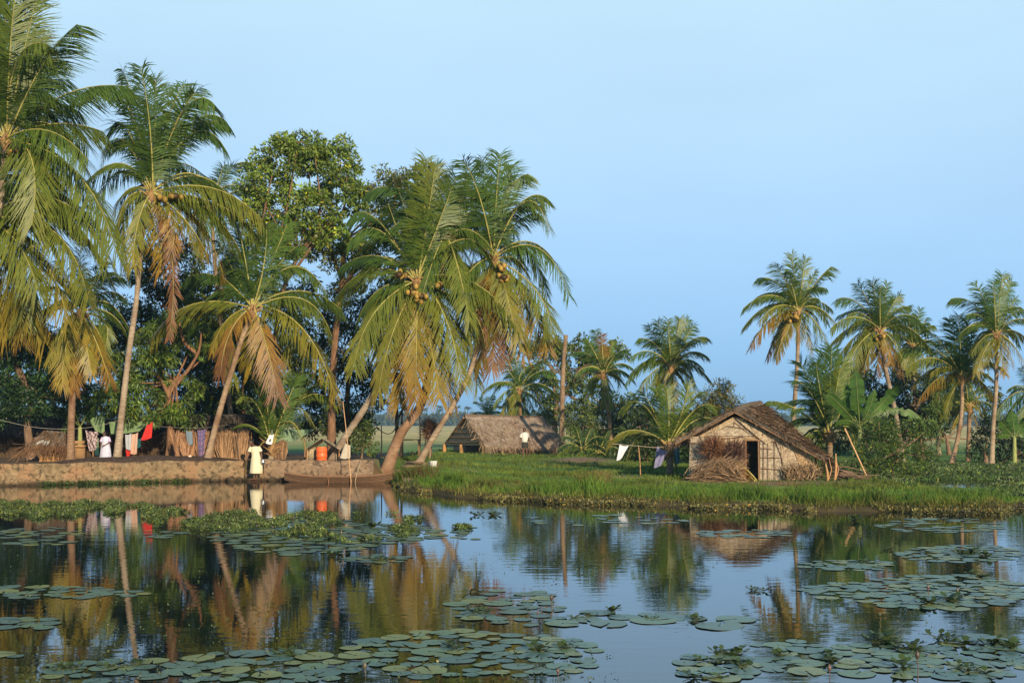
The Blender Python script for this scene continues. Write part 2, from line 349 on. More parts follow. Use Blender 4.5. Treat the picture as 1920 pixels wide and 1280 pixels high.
# ------------------------------------------------------------------ palms
GR = np.array([.072, .136, .022]); DG = np.array([.036, .076, .024]); YE = np.array([.30, .25, .035]); GO = np.array([.38, .215, .03]); BR = np.array([.17, .075, .028])
def tone_col(t):
    t = float(np.clip(t, -0.4, 1.3)); ks = [-.4, 0, .45, .75, 1.0, 1.3]; cs = [DG, GR, np.array([.155, .178, .024]), YE*.8, GO*.8, BR]
    return np.array([np.interp(t, ks, [c[i] for c in cs]) for i in range(3)])
def bez(b, m, t_, u):
    c = 2*m-.5*(b+t_); u = u[:, None]; return (1-u)**2*b+2*u*(1-u)*c+u*u*t_, 2*(1-u)*(c-b)+2*u*(t_-c)
def frond(base, mid, tip, tone, n=62, ll=.85, wid=.042, droop=.5, seed=0, tight=1.0, r0=.042):
    r = np.random.default_rng(seed); mb = MB(); L0 = np.linalg.norm(tip-base)*1.08
    n = int(n*1.3); wid = min(wid*1.15, .84*L0/n)
    if tone > 1.2: ll *= .5; n = int(n*.8)
    u = np.linspace(.10, 1, n); p, T = bez(base, mid, tip, u); T /= np.linalg.norm(T, axis=1)[:, None]
    L_ = np.linalg.norm(tip-base); ll = ll*1.30*min(1.1, L_/4.2+.12); wid = wid*.98
    h = tip-base; vert = abs(h[2])/L_; h = np.array([h[0], h[1], 0])+np.array([0, -1, 0])*L_*.8*vert
    if np.linalg.norm(h) < .35*L_: h = h+np.array([r.uniform(-.4, .4), -1, 0])*L_*.4
    h /= np.linalg.norm(h)
    S0 = np.array([-h[1], h[0], 0.]); a0 = r.uniform(-.3, .3); 
    up0 = np.cross(T, S0); up0 *= np.sign(up0[:, 2:3]+.3); up0 /= np.linalg.norm(up0, axis=1)[:, None]+1e-9
    tw = a0+r.uniform(-.45, .45)*u
    S = np.cos(tw)[:, None]*S0+np.sin(tw)[:, None]*up0
    Un = -np.sin(tw)[:, None]*S0+np.cos(tw)[:, None]*up0
    prof = np.clip(np.sin(np.pi*np.clip(u*.74+.14, 0, 1))**.55, .15, 1)
    for s in (1, -1):
        al = np.radians(33+18*r.standard_normal(n)*.35+24*u+9*np.sin(u*r.uniform(14, 30)+r.uniform(0, 6))+7*np.sin(u*r.uniform(40, 70)+r.uniform(0, 6)))
        ln = ll*prof*r.uniform(.74, 1.1, n)*tight*(1+.10*np.sin(u*r.uniform(10, 25)+r.uniform(0, 6)))
        keep = r.uniform(size=n) > .05
        vv = .25
        D = s*np.cos(al)[:, None]*S+np.sin(al)[:, None]*T+vv*Un*(1-u[:, None])
        hz = np.linalg.norm(T[:, :2], axis=1); D[:, 2] -= droop*(.03+1.0*hz)
        D /= np.linalg.norm(D, axis=1)[:, None]
        g = np.array([0, 0, -1.])
        dr = (droop*r.uniform(.7, 1.3, n))[:, None]
        q0 = p; q1 = p+D*(ln*.5)[:, None]+g*dr*(ln*.17)[:, None]
        q2 = q1+(D*.7+g*dr*.55)*(ln*.5)[:, None]/np.linalg.norm(D*.8+g*dr*.5, axis=1)[:, None]
        wv = np.cross(D, np.cross(T, D)); wv = T-D*np.sum(T*D, 1)[:, None]; wv /= np.linalg.norm(wv, axis=1)[:, None]+1e-9
        wv = wv+Un*.35*s
        ww = wid*.5*r.uniform(.8, 1.2, n)[:, None]
        V = np.stack([q0-wv*ww*.6, q0+wv*ww*.6, q1-wv*ww, q1+wv*ww, q2-wv*ww*.15, q2+wv*ww*.15], 1)
        tl = tone+(.5*u**2*max(tone, 0))+r.normal(0, .07, n)
        cols = np.array([tone_col(x) for x in tl]); tipc = np.array([tone_col(x+.22*max(tone+.1, 0)) for x in tl])
        K = np.stack([cols]*4+[tipc]*2, 1)
        V = V[keep]; K = K[keep]; k = len(V)
        F = (np.arange(k)*6)[:, None, None]+np.array([[0, 1, 3, 2], [2, 3, 5, 4]])
        mb.add(V.reshape(-1, 3), F.reshape(-1, 4), K.reshape(-1, 3))
    ur = np.linspace(0, 1, 11); pr, _ = bez(base, mid, tip, ur)
    rc = np.array([.42, .42, .13])*(1-max(0, tone-.9))+np.array([.05, 0, 0])
    mb.tube(pr, r0*(1-ur*.85), 4, rc, cap=False)
    return mb
def spline(pts, n=24):
    pts = np.asarray(pts, float); k = len(pts)
    d = np.r_[0, np.cumsum(np.linalg.norm(np.diff(pts, axis=0), axis=1))]; u = np.linspace(0, d[-1], n)
    # smooth: catmull via cubic of neighbouring points
    ext = np.vstack([2*pts[0]-pts[1], pts, 2*pts[-1]-pts[-2]]); out = []
    for x in u:
        i = min(max(np.searchsorted(d, x, 'right')-1, 0), k-2); t = (x-d[i])/(d[i+1]-d[i]+1e-9)
        a, b, c, e_ = ext[i], ext[i+1], ext[i+2], ext[i+3]
        out.append(.5*((2*b)+(-a+c)*t+(2*a-5*b+4*c-e_)*t*t+(-a+3*b-3*c+e_)*t**3))
    return np.array(out)
def trunk_mesh(pts, r0, r1, seed=0, tint=(1, 1, 1), flare=1.5):
    mb = MB(); sp = spline(pts, 46); u = np.linspace(0, 1, len(sp)); r = np.random.default_rng(seed)
    rad = .88*(r0+(r1-r0)*u)*(1+(flare-1)*np.exp(-u*14))*(1+.045*np.sin(u*150+r.uniform(0, 6)))*(1+.03*r.standard_normal(len(u)))
    mb.tube(sp, rad, 10, tint); return mb
def palm(label, trunk, Y, fr, group, R=None, r0=.16, r1=.10, seed=0, nl=62, ll=.85, wid=.042, nuts=0, auto=10, dY=0, atone=(-.05, .35), tint=(1, 1, 1), droop=.62, spikes=True, name='coconut_palm', cat='palm', ground=True, flare=1.5):
    """trunk: pixel points base..crown; fr: fronds (tipx, tipy, tone[, dY[, midx, midy]])"""
    r = np.random.default_rng(seed)
    pts = [P(x, y, Y+dY*(i/(max(1, len(trunk)-1)))) for i, (x, y) in enumerate(trunk)]
    if ground: pts[0][2] = float(H(pts[0][0], pts[0][1]))-.05
    c = pts[-1]; Yc = Y+dY
    root = thing(name, label, cat, tuple(pts[0]), group)
    if len(trunk) > 1 and np.linalg.norm(pts[-1]-pts[0]) > .5:
        finish('trunk', trunk_mesh(pts, r0, r1, seed, tint, flare), M['bark'], root, smooth=True)
    px_m = Yc/FPX
    for k, f in enumerate(fr):
        tx, ty, tone = f[:3]; dy = f[3] if len(f) > 3 else None
        cx, cy = trunk[-1]
        dist = math.hypot(tx-cx, ty-cy); side = abs(tx-cx)/(dist+1e-6)
        if dy is None: dy = r.uniform(-1, 1)*px_m*dist*.38
        if len(f) > 4: mx_, my_ = f[4:6]
        else:
            arch = dist*(.05+.22*side)*(1 if ty > cy-dist*.8 else .5)
            mx_, my_ = (cx+tx)/2, (cy+ty)/2-arch
        b = c+np.array([r.uniform(-.06, .06), r.uniform(-.06, .06), r.uniform(-.05, .12)])
        mid = P(mx_, my_, Yc+dy*.55); tip = P(tx, ty, Yc+dy)
        finish('frond', frond(b, mid, tip, tone, nl, ll, wid, droop, seed*97+k), M['frond'], root)
    if auto:
        R = R or .92*px_m*float(np.median([math.hypot(f[0]-trunk[-1][0], f[1]-trunk[-1][1]) for f in fr]))
        auto = auto if len(fr) > 10 else 3
        if np.linalg.norm(pts[-1]-pts[0]) < 1.6: auto = 0
        for k in range(auto):
            az = k*2.399+r.uniform(-.25, .25); q = (k+.5)/auto
            el = math.radians(82-118*q+r.uniform(-8, 8)); RR = R*r.uniform(.88, 1.08)
            hd = np.array([math.cos(az), abs(math.sin(az))*.9+.15, 0.])
            ml = .5*RR*np.array([math.cos(el)*hd[0], math.cos(el)*hd[1], math.sin(el)+.12])
            el2 = el-math.radians(22+20*math.cos(el)); tp = RR*.95*np.array([math.cos(el2)*hd[0], math.cos(el2)*hd[1], math.sin(el2)])
            tone = atone[0]+(atone[1]-atone[0])*q**1.5+r.normal(0, .06)
            finish('frond', frond(c, c+ml, c+tp, tone, nl, ll, wid, droop, seed*97+500+k), M['frond'], root)
    if spikes:
        s = MB(); rr = r1*1.5
        for k in range(22):
            a_ = r.uniform(0, 6.28); q = c+np.array([math.cos(a_)*rr*.6, math.sin(a_)*rr*.6, r.uniform(-.35, .1)])
            e_ = q+np.array([math.cos(a_), math.sin(a_), r.uniform(.1, 1.1)])*r.uniform(.15, .5)
            s.tube([q, (q+e_)/2+np.array([0, 0, .02]), e_], [.035, .022, .006], 4, np.array([1, 1, 1])*r.uniform(.6, 1.5))
        s.ball(c+np.array([0, 0, -.12]), rr*1.05, (1, 1, 1.7), 8, 6, (.8, .8, .8))
        finish('crown_sheath', s, M['fibre'], root)
    if nuts:
        for bx, by, nn in nuts:
            s = MB(); bc = P(bx, by, Yc-.55); s.ball(bc, .16, (1.1, .9, .8), 8, 6, (.12, .09, .07))
            for k in range(nn):
                s.ball(bc+r.normal(0, 1, 3)*np.array([.14, .11, .09]), r.uniform(.085, .115), (1, 1, 1.15), 8, 6, np.array([1, .9, .7])*r.uniform(.45, 1.05))
            finish('coconut_bunch', s, M['coconut'], root, smooth=True)
    return root
GB = 'tall coconut palms on the village bank'
palm('tallest coconut palm at the left picture edge, crown cut by the frame', [(-24, 866), (-22, 700), (-8, 480), (12, 262)], 46, [
    (86, 82, .15, None, 30, 118), (144, 46, .05, None, 76, 128), (104, 108, .1, None, 50, 150), (104, 186, .1, None, 58, 180), (238, 162, .0, None, 120, 178),
    (192, 246, .15, None, 100, 232), (218, 470, .25, -.6, 140, 320), (205, 430, .05, .8, 120, 300), (10, -70, .05), (46, -62, .1), (-34, -40, .1), (70, -10, .2, None, 40, 120), (-60, 60, .1),
    (30, -30, .15, -1.2, 18, 110), (165, 300, .1, -1.4, 90, 245), (-110, 180, .1), (-150, 300, .2), (-100, 400, .4), (60, 420, .3, -1.5, 60, 300), (110, 395, .25, 1, 80, 300), (150, 210, 0, 1.5, 80, 200), (0, 20, 0, 1.5), (60, 80, 0, 1.6)],
    GB, nl=92, ll=1.2, wid=.05, seed=11, r0=.19, r1=.14, nuts=[(30, 285, 4)])
palm('coconut palm with broad low fronds hanging over the left picture edge, brown tips', [(-52, 868), (-60, 700), (-50, 420)], 46.2, [
    (205, 490, .25, None, 100, 372), (128, 604, .5, None, 62, 462), (84, 640, .55, None, 10, 500), (165, 560, .35, None, 90, 425), (150, 500, .2, 1, 60, 400), (190, 430, .15, 1.2, 70, 350),
    (60, 600, .5, .7, 10, 480), (30, 620, .6, None, -25, 530), (100, 330, .0, None, 30, 330), (40, 270, 0), (-60, 200, 0), (-150, 330, .1), (-170, 480, .3), (-120, 600, .6), (20, 250, .1, 1), (215, 540, .3, 1.6, 110, 400), (70, 540, .3, -1.2, 20, 440)],
    GB, nl=96, ll=1.25, wid=.05, seed=12, r0=.19, r1=.14)
palm('tall slim palm with pale ringed trunk behind the dark soil heap, dead frond hanging', [(219, 855), (230, 760), (242, 660), (256, 560), (266, 450), (284, 362)], 48, [
    (228, 130, .0, None, 264, 228), (264, 126, -.05, None, 281, 240), (346, 158, .0, None, 312, 232), (402, 196, .0, None, 345, 208), (425, 284, -.05, None, 362, 250), (424, 228, .0, .8, 360, 232),
    (134, 192, .05, None, 226, 182), (188, 312, -.2, None, 228, 262), (205, 250, -.2, .9, 236, 240), (492, 412, .4, None, 396, 352), (478, 436, .25, .9, 400, 380), (222, 462, .4, None, 236, 376),
    (322, 470, .85, -.6, 322, 408), (317, 634, 1.3, -.8, 322, 480), (422, 532, .62, None, 372, 414), (390, 480, .55, -.9, 345, 410), (250, 500, .45, -.6, 258, 420), (292, 150, .1, -.6, 290, 250), (375, 165, .05, 1, 325, 240), (240, 170, 0, 1, 255, 250), (440, 380, .1, 1.3, 370, 330), (180, 380, .1, 1.0, 230, 320),
    (205, 430, .3, .9, 235, 360), (300, 510, .7, .3, 300, 430), (450, 470, .3, .6, 380, 385)],
    GB, nl=72, ll=.88, seed=13, r0=.155, r1=.10, nuts=[(300, 372, 5), (328, 368, 4)], tint=(1.15, 1.15, 1.15))
palm('slender dark palm crown half hidden behind the tall slim palm', [(700, 866), (560, 700), (470, 500), (395, 395)][3:] and [(440, 858), (425, 700), (405, 520), (396, 392)], 56, [
    (472, 306, -.3, None, 430, 318), (500, 380, -.2), (480, 440, -.2), (350, 320, -.3), (420, 310, -.2), (330, 440, -.2), (520, 460, 0), (370, 480, 0), (440, 500, .1)],
    GB, nl=60, seed=14, r0=.14, r1=.10)
palm('short stout palm beside the thatched shed with golden drooping fronds', [(132, 860), (134, 780), (140, 690), (152, 588)], 47.5, [
    (206, 716, .75, -.5, 180, 640), (172, 700, .6, -.9, 160, 640), (118, 722, .6, -.5, 124, 648), (238, 562, -.2, None, 195, 548), (236, 622, .1, .5, 200, 584), (62, 600, .2), (150, 470, -.1), (110, 490, -.1), (195, 490, -.1), (230, 520, -.2, .8), (80, 540, 0), (90, 680, .5), (140, 730, .8, -.2, 140, 650), (200, 660, .5, .6)],
    GB, nl=62, ll=.85, seed=15, r0=.17, r1=.13, tint=(.85, .68, .58))
palm('leaning palm with golden skirt of drooping fronds above the straw fence', [(388, 858), (404, 800), (428, 716), (452, 640), (474, 578)], 49.4, [
    (286, 632, .45, None, 362, 570), (414, 700, .98, -.9, 432, 622), (522, 742, .98, -.9, 500, 650), (622, 630, .25, -.4, 566, 560), (628, 740, .55, -.7, 566, 614), (612, 548, .1, .4, 545, 500), (500, 424, .05, -.4, 494, 500), (446, 420, -.1, None, 462, 500),
    (408, 450, -.1, None, 436, 505), (392, 606, .05, .5, 425, 548), (412, 515, 0, None, 440, 540), (560, 460, 0, .6, 520, 500), (470, 700, .6, .7, 470, 640), (580, 690, .3, .9, 540, 610), (350, 520, -.1, 1, 410, 520), (640, 580, .1, .9, 560, 545), (398, 660, .6, .4, 425, 600), (538, 420, 0, .8, 510, 490)],
    GB, nl=72, ll=.9, seed=16, r0=.15, r1=.12, tint=(1.1, 1.0, .9))
palm('fruiting palm leaning right with a big bunch of coconuts and a wide skirt of fronds', [(622, 862), (650, 815), (690, 755), (724, 690), (756, 610), (782, 528)], 49.7, [
    (816, 312, .25, -.3, 800, 420), (855, 332, .1, None, 822, 420), (742, 345, .0, None, 768, 425), (654, 455, .0, None, 712, 432), (664, 400, -.1, .8, 715, 420), (900, 352, .0, .6, 848, 395), (930, 505, .1, None, 868, 448),
    (622, 568, .2, None, 694, 506), (994, 640, .3, -.5, 892, 532), (663, 690, .35, -.5, 702, 586), (710, 735, .5, -.8, 736, 625), (779, 752, .72, -1.0, 781, 635), (866, 716, .4, -.9, 832, 588), (910, 655, .2, -.2, 876, 575), (824, 745, .6, -.7, 806, 640),
    (748, 755, .65, .3, 762, 640), (700, 640, .1, .9, 726, 570), (780, 330, .05, .6, 782, 420), (945, 570, .1, .9, 870, 510), (720, 360, -.1, 1, 745, 430), (870, 420, 0, 1.2, 830, 440), (640, 500, -.2, 1, 710, 480), (850, 760, .7, .4, 820, 640), (800, 300, .15, -.2, 795, 410), (670, 600, .1, .7, 715, 540), (895, 720, .35, .6, 850, 600)],
    GB, nl=82, ll=.95, seed=17, r0=.17, r1=.13, nuts=[(775, 548, 14), (790, 556, 10), (748, 515, 5), (822, 535, 3)], wid=.045)
palm('palm with stout curved base and full dark crown behind the fruiting palm', [(722, 866), (750, 815), (786, 765), (806, 690), (822, 560), (838, 440)], 50, [
    (820, 310, .0), (880, 330, 0), (770, 340, -.1), (740, 400, -.1), (905, 400, -.1), (925, 470, .1), (750, 480, -.1), (720, 440, -.1), (860, 560, .2), (900, 540, .1), (790, 560, .1), (690, 360, -.2), (880, 600, .3)],
    GB, nl=62, seed=18, r0=.24, r1=.12, tint=(1.0, .78, .65), flare=1.6)
palm('long slanting palm leaning right towards the long hut, tall upright frond on top', [(784, 860), (812, 820), (852, 755), (884, 690), (908, 600), (926, 486)], 50, [
    (938, 290, .0, -.3, 930, 380), (869, 300, .0, None, 900, 372), (989, 326, .0, None, 945, 372), (1031, 432, .15, None, 984, 378), (1026, 372, .1, None, 976, 382), (1036, 484, .15, None, 985, 452), (1067, 552, .0, -.3, 1008, 464),
    (1037, 624, .3, -.4, 1002, 540), (985, 664, .7, -.6, 955, 568), (922, 690, 1.15, -.5, 928, 590), (948, 672, .85, -.3, 940, 570), (1026, 652, .65, .4, 985, 555), (852, 365, .0, None, 880, 410), (845, 470, .05, .7), (850, 560, .1), (880, 640, .3), (905, 640, .5, .8), (1000, 620, .4, .8), (960, 310, 0, .8), (905, 300, -.1, .8), (1010, 400, 0, 1), (860, 430, .0, 1), (900, 690, .6, -.2), (970, 640, .5, -1)],
    GB, nl=76, ll=.9, seed=19, r0=.14, r1=.11, nuts=[(938, 500, 6), (945, 520, 4)], tint=(1.1, 1.05, 1.0))
palm('young trunkless palm sprouting upright behind the woman in yellow', [(508, 866), (510, 838)], 50, [
    (498, 705, .1, None, 502, 770), (536, 700, .1, None, 518, 770), (466, 690, .1), (450, 745, .2, None, 482, 760), (600, 742, .15, None, 550, 752), (632, 762, .25, None, 570, 745), (590, 800, .4, .5, 550, 765), (440, 800, .1, .8), (560, 705, .0), (610, 715, .1, .8), (486, 730, .0, .9), (576, 850, .45, -.5, 545, 790), (480, 860, .9, -.5, 492, 830)],
    GB, nl=56, ll=.7, seed=20, r0=.16, r1=.13, droop=.35)
GM = 'palms standing behind the long thatched hut'
palm('small bushy palm rising behind the ridge of the long thatched hut', [(978, 845), (976, 790), (974, 732)], 84, [
    (905, 735, .2), (930, 680, -.1), (965, 660, -.1), (1000, 690, -.1), (1040, 700, -.1), (1048, 745, -.1), (935, 790, .5), (955, 800, .4), (990, 800, 0), (1030, 790, -.1), (925, 760, .2), (950, 670, .1), (1015, 675, -.2), (1000, 770, .1), (970, 805, .3)],
    GM, nl=40, ll=.8, seed=21, wid=.07, r0=.14, r1=.12, tint=(.9, .7, .5))
palm('tiny palm tuft peeping over the left end of the long hut roof', [(914, 842), (914, 782)], 92, [
    (890, 752, -.1), (902, 745, 0), (925, 742, -.1), (936, 752, -.1), (880, 780, 0), (942, 775, 0), (914, 745, .1), (895, 795, .1)],
    GM, nl=30, ll=.7, seed=22, wid=.07, r0=.1, r1=.1, spikes=False)
palm('mid height palm with a bare brown trunk standing between round leafed trees', [(1146, 856), (1142, 780), (1132, 702)], 74, [
    (1100, 635, .0), (1128, 628, .9), (1150, 640, .1), (1174, 655, -.1), (1186, 690, .0), (1080, 700, .0), (1078, 660, -.1), (1175, 725, .2), (1130, 760, .4), (1145, 765, .4), (1095, 740, .2), (1115, 620, .0), (1190, 715, 0), (1160, 755, .1)],
    GM, nl=44, ll=.8, seed=23, wid=.06, r0=.15, r1=.12, tint=(1.1, .85, .65))
palm('full crowned palm with bright yellow lower fronds left of the gabled hut', [(1262, 862), (1262, 780), (1258, 690)], 66, [
    (1275, 597, .15, -.3), (1232, 602, .0), (1252, 600, .1), (1198, 634, -.05), (1300, 612, .05), (1324, 632, .15), (1326, 668, .25), (1184, 668, -.05), (1182, 700, .1), (1334, 716, .4), (1230, 742, .5), (1268, 752, .65, -.3), (1298, 748, .5), (1200, 728, .2), (1312, 735, .4), (1250, 745, .6, -.4), (1215, 610, -.1, .6), (1290, 600, 0, .6), (1175, 715, .1), (1318, 690, .3)],
    GM, nl=52, ll=.85, seed=24, wid=.055, r0=.15, r1=.12, tint=(1, .9, .7))
palm('young short palm with huge arching fronds beside the washing line', [(1256, 884), (1256, 862), (1254, 838)], 48.5, [
    (1250, 728, .1, -.3, 1254, 780), (1290, 722, .15, None, 1278, 775), (1205, 735, .1, None, 1225, 770), (1160, 772, .25, None, 1205, 758), (1140, 832, .45, -.4, 1190, 806), (1340, 762, .15, None, 1300, 770), (1355, 800, .2, .6, 1310, 785), (1312, 735, .15, .5, 1285, 770), (1175, 860, .3, .5, 1205, 815), (1330, 830, .1, .7), (1230, 730, 0, .8), (1270, 890, .0, .6), (1220, 880, .0, .8)],
    GM, nl=60, ll=.85, seed=25, wid=.045, r0=.16, r1=.15, tint=(.7, .65, .6), droop=.4)
GR_ = 'coconut palms behind and right of the gabled hut'
palm('lone tall palm standing just behind the gabled hut, clear against the sky', [(1484, 862), (1488, 780), (1495, 680), (1497, 584)], 58, [
    (1394, 578, .1), (1392, 616, .25), (1408, 648, .75), (1440, 668, .9), (1522, 660, .6), (1567, 606, .3), (1558, 500, .1), (1484, 478, .1), (1453, 494, .0), (1420, 522, .05), (1552, 645, .2), (1510, 485, .1), (1535, 560, .1), (1470, 640, .7, -.8), (1425, 600, .4, -.8), (1545, 540, .0, .5), (1480, 520, .2, -.7), (1500, 640, .4), (1560, 580, .1, .8), (1415, 560, 0, 1), (1530, 510, .1, .8), (1455, 670, .6)],
    GR_, nl=58, ll=.85, seed=26, wid=.05, r0=.14, r1=.10, nuts=[(1492, 600, 5)], tint=(1.15, 1.1, 1.05))
palm('broad palm with orange drooping tips between the lone palm and the banana plant', [(1694, 858), (1680, 780), (1660, 690), (1650, 622)], 60, [
    (1609, 532, -.1), (1664, 532, .0), (1686, 552, .0), (1570, 560, -.1), (1550, 655, .3), (1740, 648, .2), (1688, 696, .9), (1644, 702, .9), (1602, 700, .6), (1724, 600, .0), (1558, 615, .2), (1580, 700, .4), (1636, 528, 0), (1700, 690, .4), (1740, 620, .1), (1620, 690, .6, -.6), (1670, 680, .8, -.7), (1590, 590, .1), (1705, 575, .1), (1565, 680, .3), (1650, 540, .1, -.7)],
    GR_, nl=56, ll=.88, seed=27, wid=.05, r0=.15, r1=.12, nuts=[(1650, 632, 5)])
palm('half hidden palm crown directly behind the broad orange tipped palm', [(1722, 860), (1716, 760), (1712, 650)], 70, [
    (1672, 590, -.1), (1700, 575, .0), (1725, 580, .0), (1752, 610, .1), (1760, 650, .2), (1745, 700, .4), (1712, 720, .5), (1675, 700, .4), (1665, 630, 0), (1738, 595, -.1), (1690, 720, .4), (1765, 680, .2)],
    GR_, nl=44, ll=.85, seed=28, wid=.06)
palm('leaning palm with pale curved trunk on the right bank, golden left fronds', [(1784, 868), (1796, 820), (1803, 770), (1804, 708)], 62, [
    (1738, 616, .0), (1797, 592, .0), (1815, 600, .0, -.5), (1724, 748, .75), (1700, 690, .3), (1862, 742, .6), (1882, 692, .2), (1842, 640, .1), (1760, 640, .0), (1712, 720, .5), (1840, 770, .5), (1770, 780, .4), (1780, 600, -.1), (1858, 660, 0), (1690, 660, .1, .5), (1745, 700, .4, -.6), (1870, 720, .3), (1830, 610, 0, .8)],
    GR_, nl=54, ll=.88, seed=29, wid=.05, r0=.14, r1=.11, tint=(1.15, 1, .9))
palm('smaller palm with dark ringed trunk just right of the leaning pale palm', [(1815, 868), (1816, 830), (1818, 762)], 65, [
    (1780, 740, .1), (1790, 700, .0), (1820, 690, .0), (1850, 700, .0), (1865, 745, .2), (1855, 800, .5), (1785, 800, .6), (1770, 770, .3), (1835, 810, .8), (1805, 690, 0), (1870, 770, .1)],
    GR_, nl=40, ll=.7, seed=30, wid=.05, r0=.14, r1=.12, tint=(1, .85, .7))
palm('tall straight palm at the right picture edge with upright top fronds', [(1859, 872), (1862, 800), (1868, 720), (1868, 628)], 60, [
    (1784, 560, .05), (1830, 532, .0), (1880, 514, .0, -.3), (1896, 528, .0), (1862, 530, -.05), (1928, 582, -.1), (1942, 655, .4), (1902, 686, .7), (1822, 662, .3), (1800, 625, .1), (1812, 590, .0), (1945, 610, .1), (1850, 690, .5), (1885, 700, .6, -.5), (1905, 560, 0, .6), (1925, 690, .5), (1845, 560, 0, .8), (1830, 700, .5)],
    GR_, nl=56, ll=.88, seed=31, wid=.05, r0=.14, r1=.11, tint=(1.2, 1.15, 1.1))
palm('palm mostly beyond the right picture edge with dark fronds', [(1950, 872), (1945, 780), (1935, 740)], 66, [
    (1890, 730, -.2), (1900, 760, -.2), (1885, 790, -.1), (1915, 690, -.2), (1950, 680, -.1), (1980, 720, 0), (1990, 780, .1), (1910, 820, 0), (1870, 770, -.2), (1930, 700, -.1)],
    GR_, nl=44, ll=.85, seed=32, wid=.06)
palm('young dark palm with tall upright fronds right behind the hut lean-to', [(1556, 876), (1556, 850), (1556, 815)], 52, [
    (1560, 655, -.1, None, 1556, 740), (1585, 670, .1, None, 1570, 740), (1530, 680, -.2, None, 1540, 745), (1490, 712, -.2, None, 1522, 740), (1600, 700, .1), (1485, 770, -.2, None, 1520, 770), (1440, 752, .15, .6, 1490, 765), (1620, 740, -.1), (1470, 800, -.2), (1630, 800, 0, .5), (1500, 680, -.2, .8), (1545, 660, -.1, .8), (1602, 840, .2, -.4, 1590, 800), (1500, 830, .2, -.3), (1575, 690, .2, -.6, 1565, 750)],
    GR_, nl=62, ll=.9, seed=33, wid=.05, r0=.15, r1=.15, tint=(.8, .7, .6), droop=.4)
palm('small dark palm half hidden in the bushes behind the broad palm', [(1760, 862), (1758, 800), (1752, 752)], 74, [
    (1700, 740, -.3), (1720, 710, -.3), (1750, 700, -.2), (1785, 715, -.3), (1795, 760, -.3), (1780, 800, -.2), (1715, 790, -.2), (1700, 765, -.3), (1765, 690, -.2), (1740, 810, -.1)],
    GR_, nl=40, ll=.9, seed=34, wid=.07)
palm('tiny distant palm out in the dry field', [(1768, 852), (1768, 835)], 120, [
    (1755, 825, .1), (1760, 815, .1), (1768, 812, .1), (1778, 816, .1), (1783, 828, .1), (1750, 838, .2), (1786, 840, .2)],
    GR_, nl=22, ll=.9, seed=35, wid=.12, r0=.12, r1=.1, spikes=False)
for i, (bx, by, lab) in enumerate([(1092, 862, 'low dark young palm right of the bare pole trunk'), (1124, 866, 'low dark young palm left of the yellow crowned palm')]):
    palm(lab, [(bx, by), (bx, by-18)], 66+3*i, [(bx-46, by-20, -.3), (bx-36, by-44, -.3), (bx-12, by-60, -.3), (bx+16, by-58, -.3), (bx+40, by-42, -.3), (bx+48, by-14, -.2), (bx-24, by-2, -.2), (bx+20, by+2, -.2), (bx-52, by-2, .1)],
         'low young palms in the middle distance', nl=32, ll=.8, seed=36+i, wid=.06, spikes=False, r0=.1, r1=.1)
# dead palm trunk without a crown
o = one('dead_palm_trunk', trunk_mesh([np.array(G(1053, 74.5)), P(1054, 760, 74.5), P(1056, 690, 74.5), P(1061, 628, 74.5)], .21, .15, 5, (.95, .85, .75), 1.25), M['bark'],
        'bare headless palm trunk standing like a pole in front of the long hut', 'tree trunk', smooth=True)

# ------------------------------------------------------------------ broadleaf trees
def leaves(mb, centres, rad, n, size, col, aspect=.36, droop=.4, seed=0, jit=.25):
    r = np.random.default_rng(seed); k = len(centres)*n
    c = np.repeat(centres, n, 0); R = np.repeat(rad, n)
    d = r.standard_normal((k, 3)); d /= np.linalg.norm(d, axis=1)[:, None]
    p = c+d*(R*r.uniform(.25, 1, k)**.5)[:, None]*np.array([1, 1, .75])
    a = d+r.standard_normal((k, 3))*.6; a[:, 2] -= droop; a /= np.linalg.norm(a, axis=1)[:, None]
    b = np.cross(a, r.standard_normal((k, 3))); b /= np.linalg.norm(b, axis=1)[:, None]
    s = size*r.uniform(.6, 1.25, k)[:, None]
    nn = np.cross(a, b)
    V = np.stack([p, p+a*s*.5+b*s*aspect*.5+nn*s*.06, p+a*s, p+a*s*.5-b*s*aspect*.5+nn*s*.06], 1)
    cl = np.asarray(col, float)[None]*(1+np.repeat(r.normal(0, jit, len(centres)), n)[:, None])*r.uniform(.7, 1.35, k)[:, None]
    yl = (r.uniform(size=k) < .06)[:, None]; cl = np.where(yl, cl*np.array([2.6, 1.6, .8]), cl)
    cl = np.clip(cl, .004, .8)
    mb.add(V.reshape(-1, 3), np.arange(k*4).reshape(-1, 4), np.repeat(cl, 4, 0))
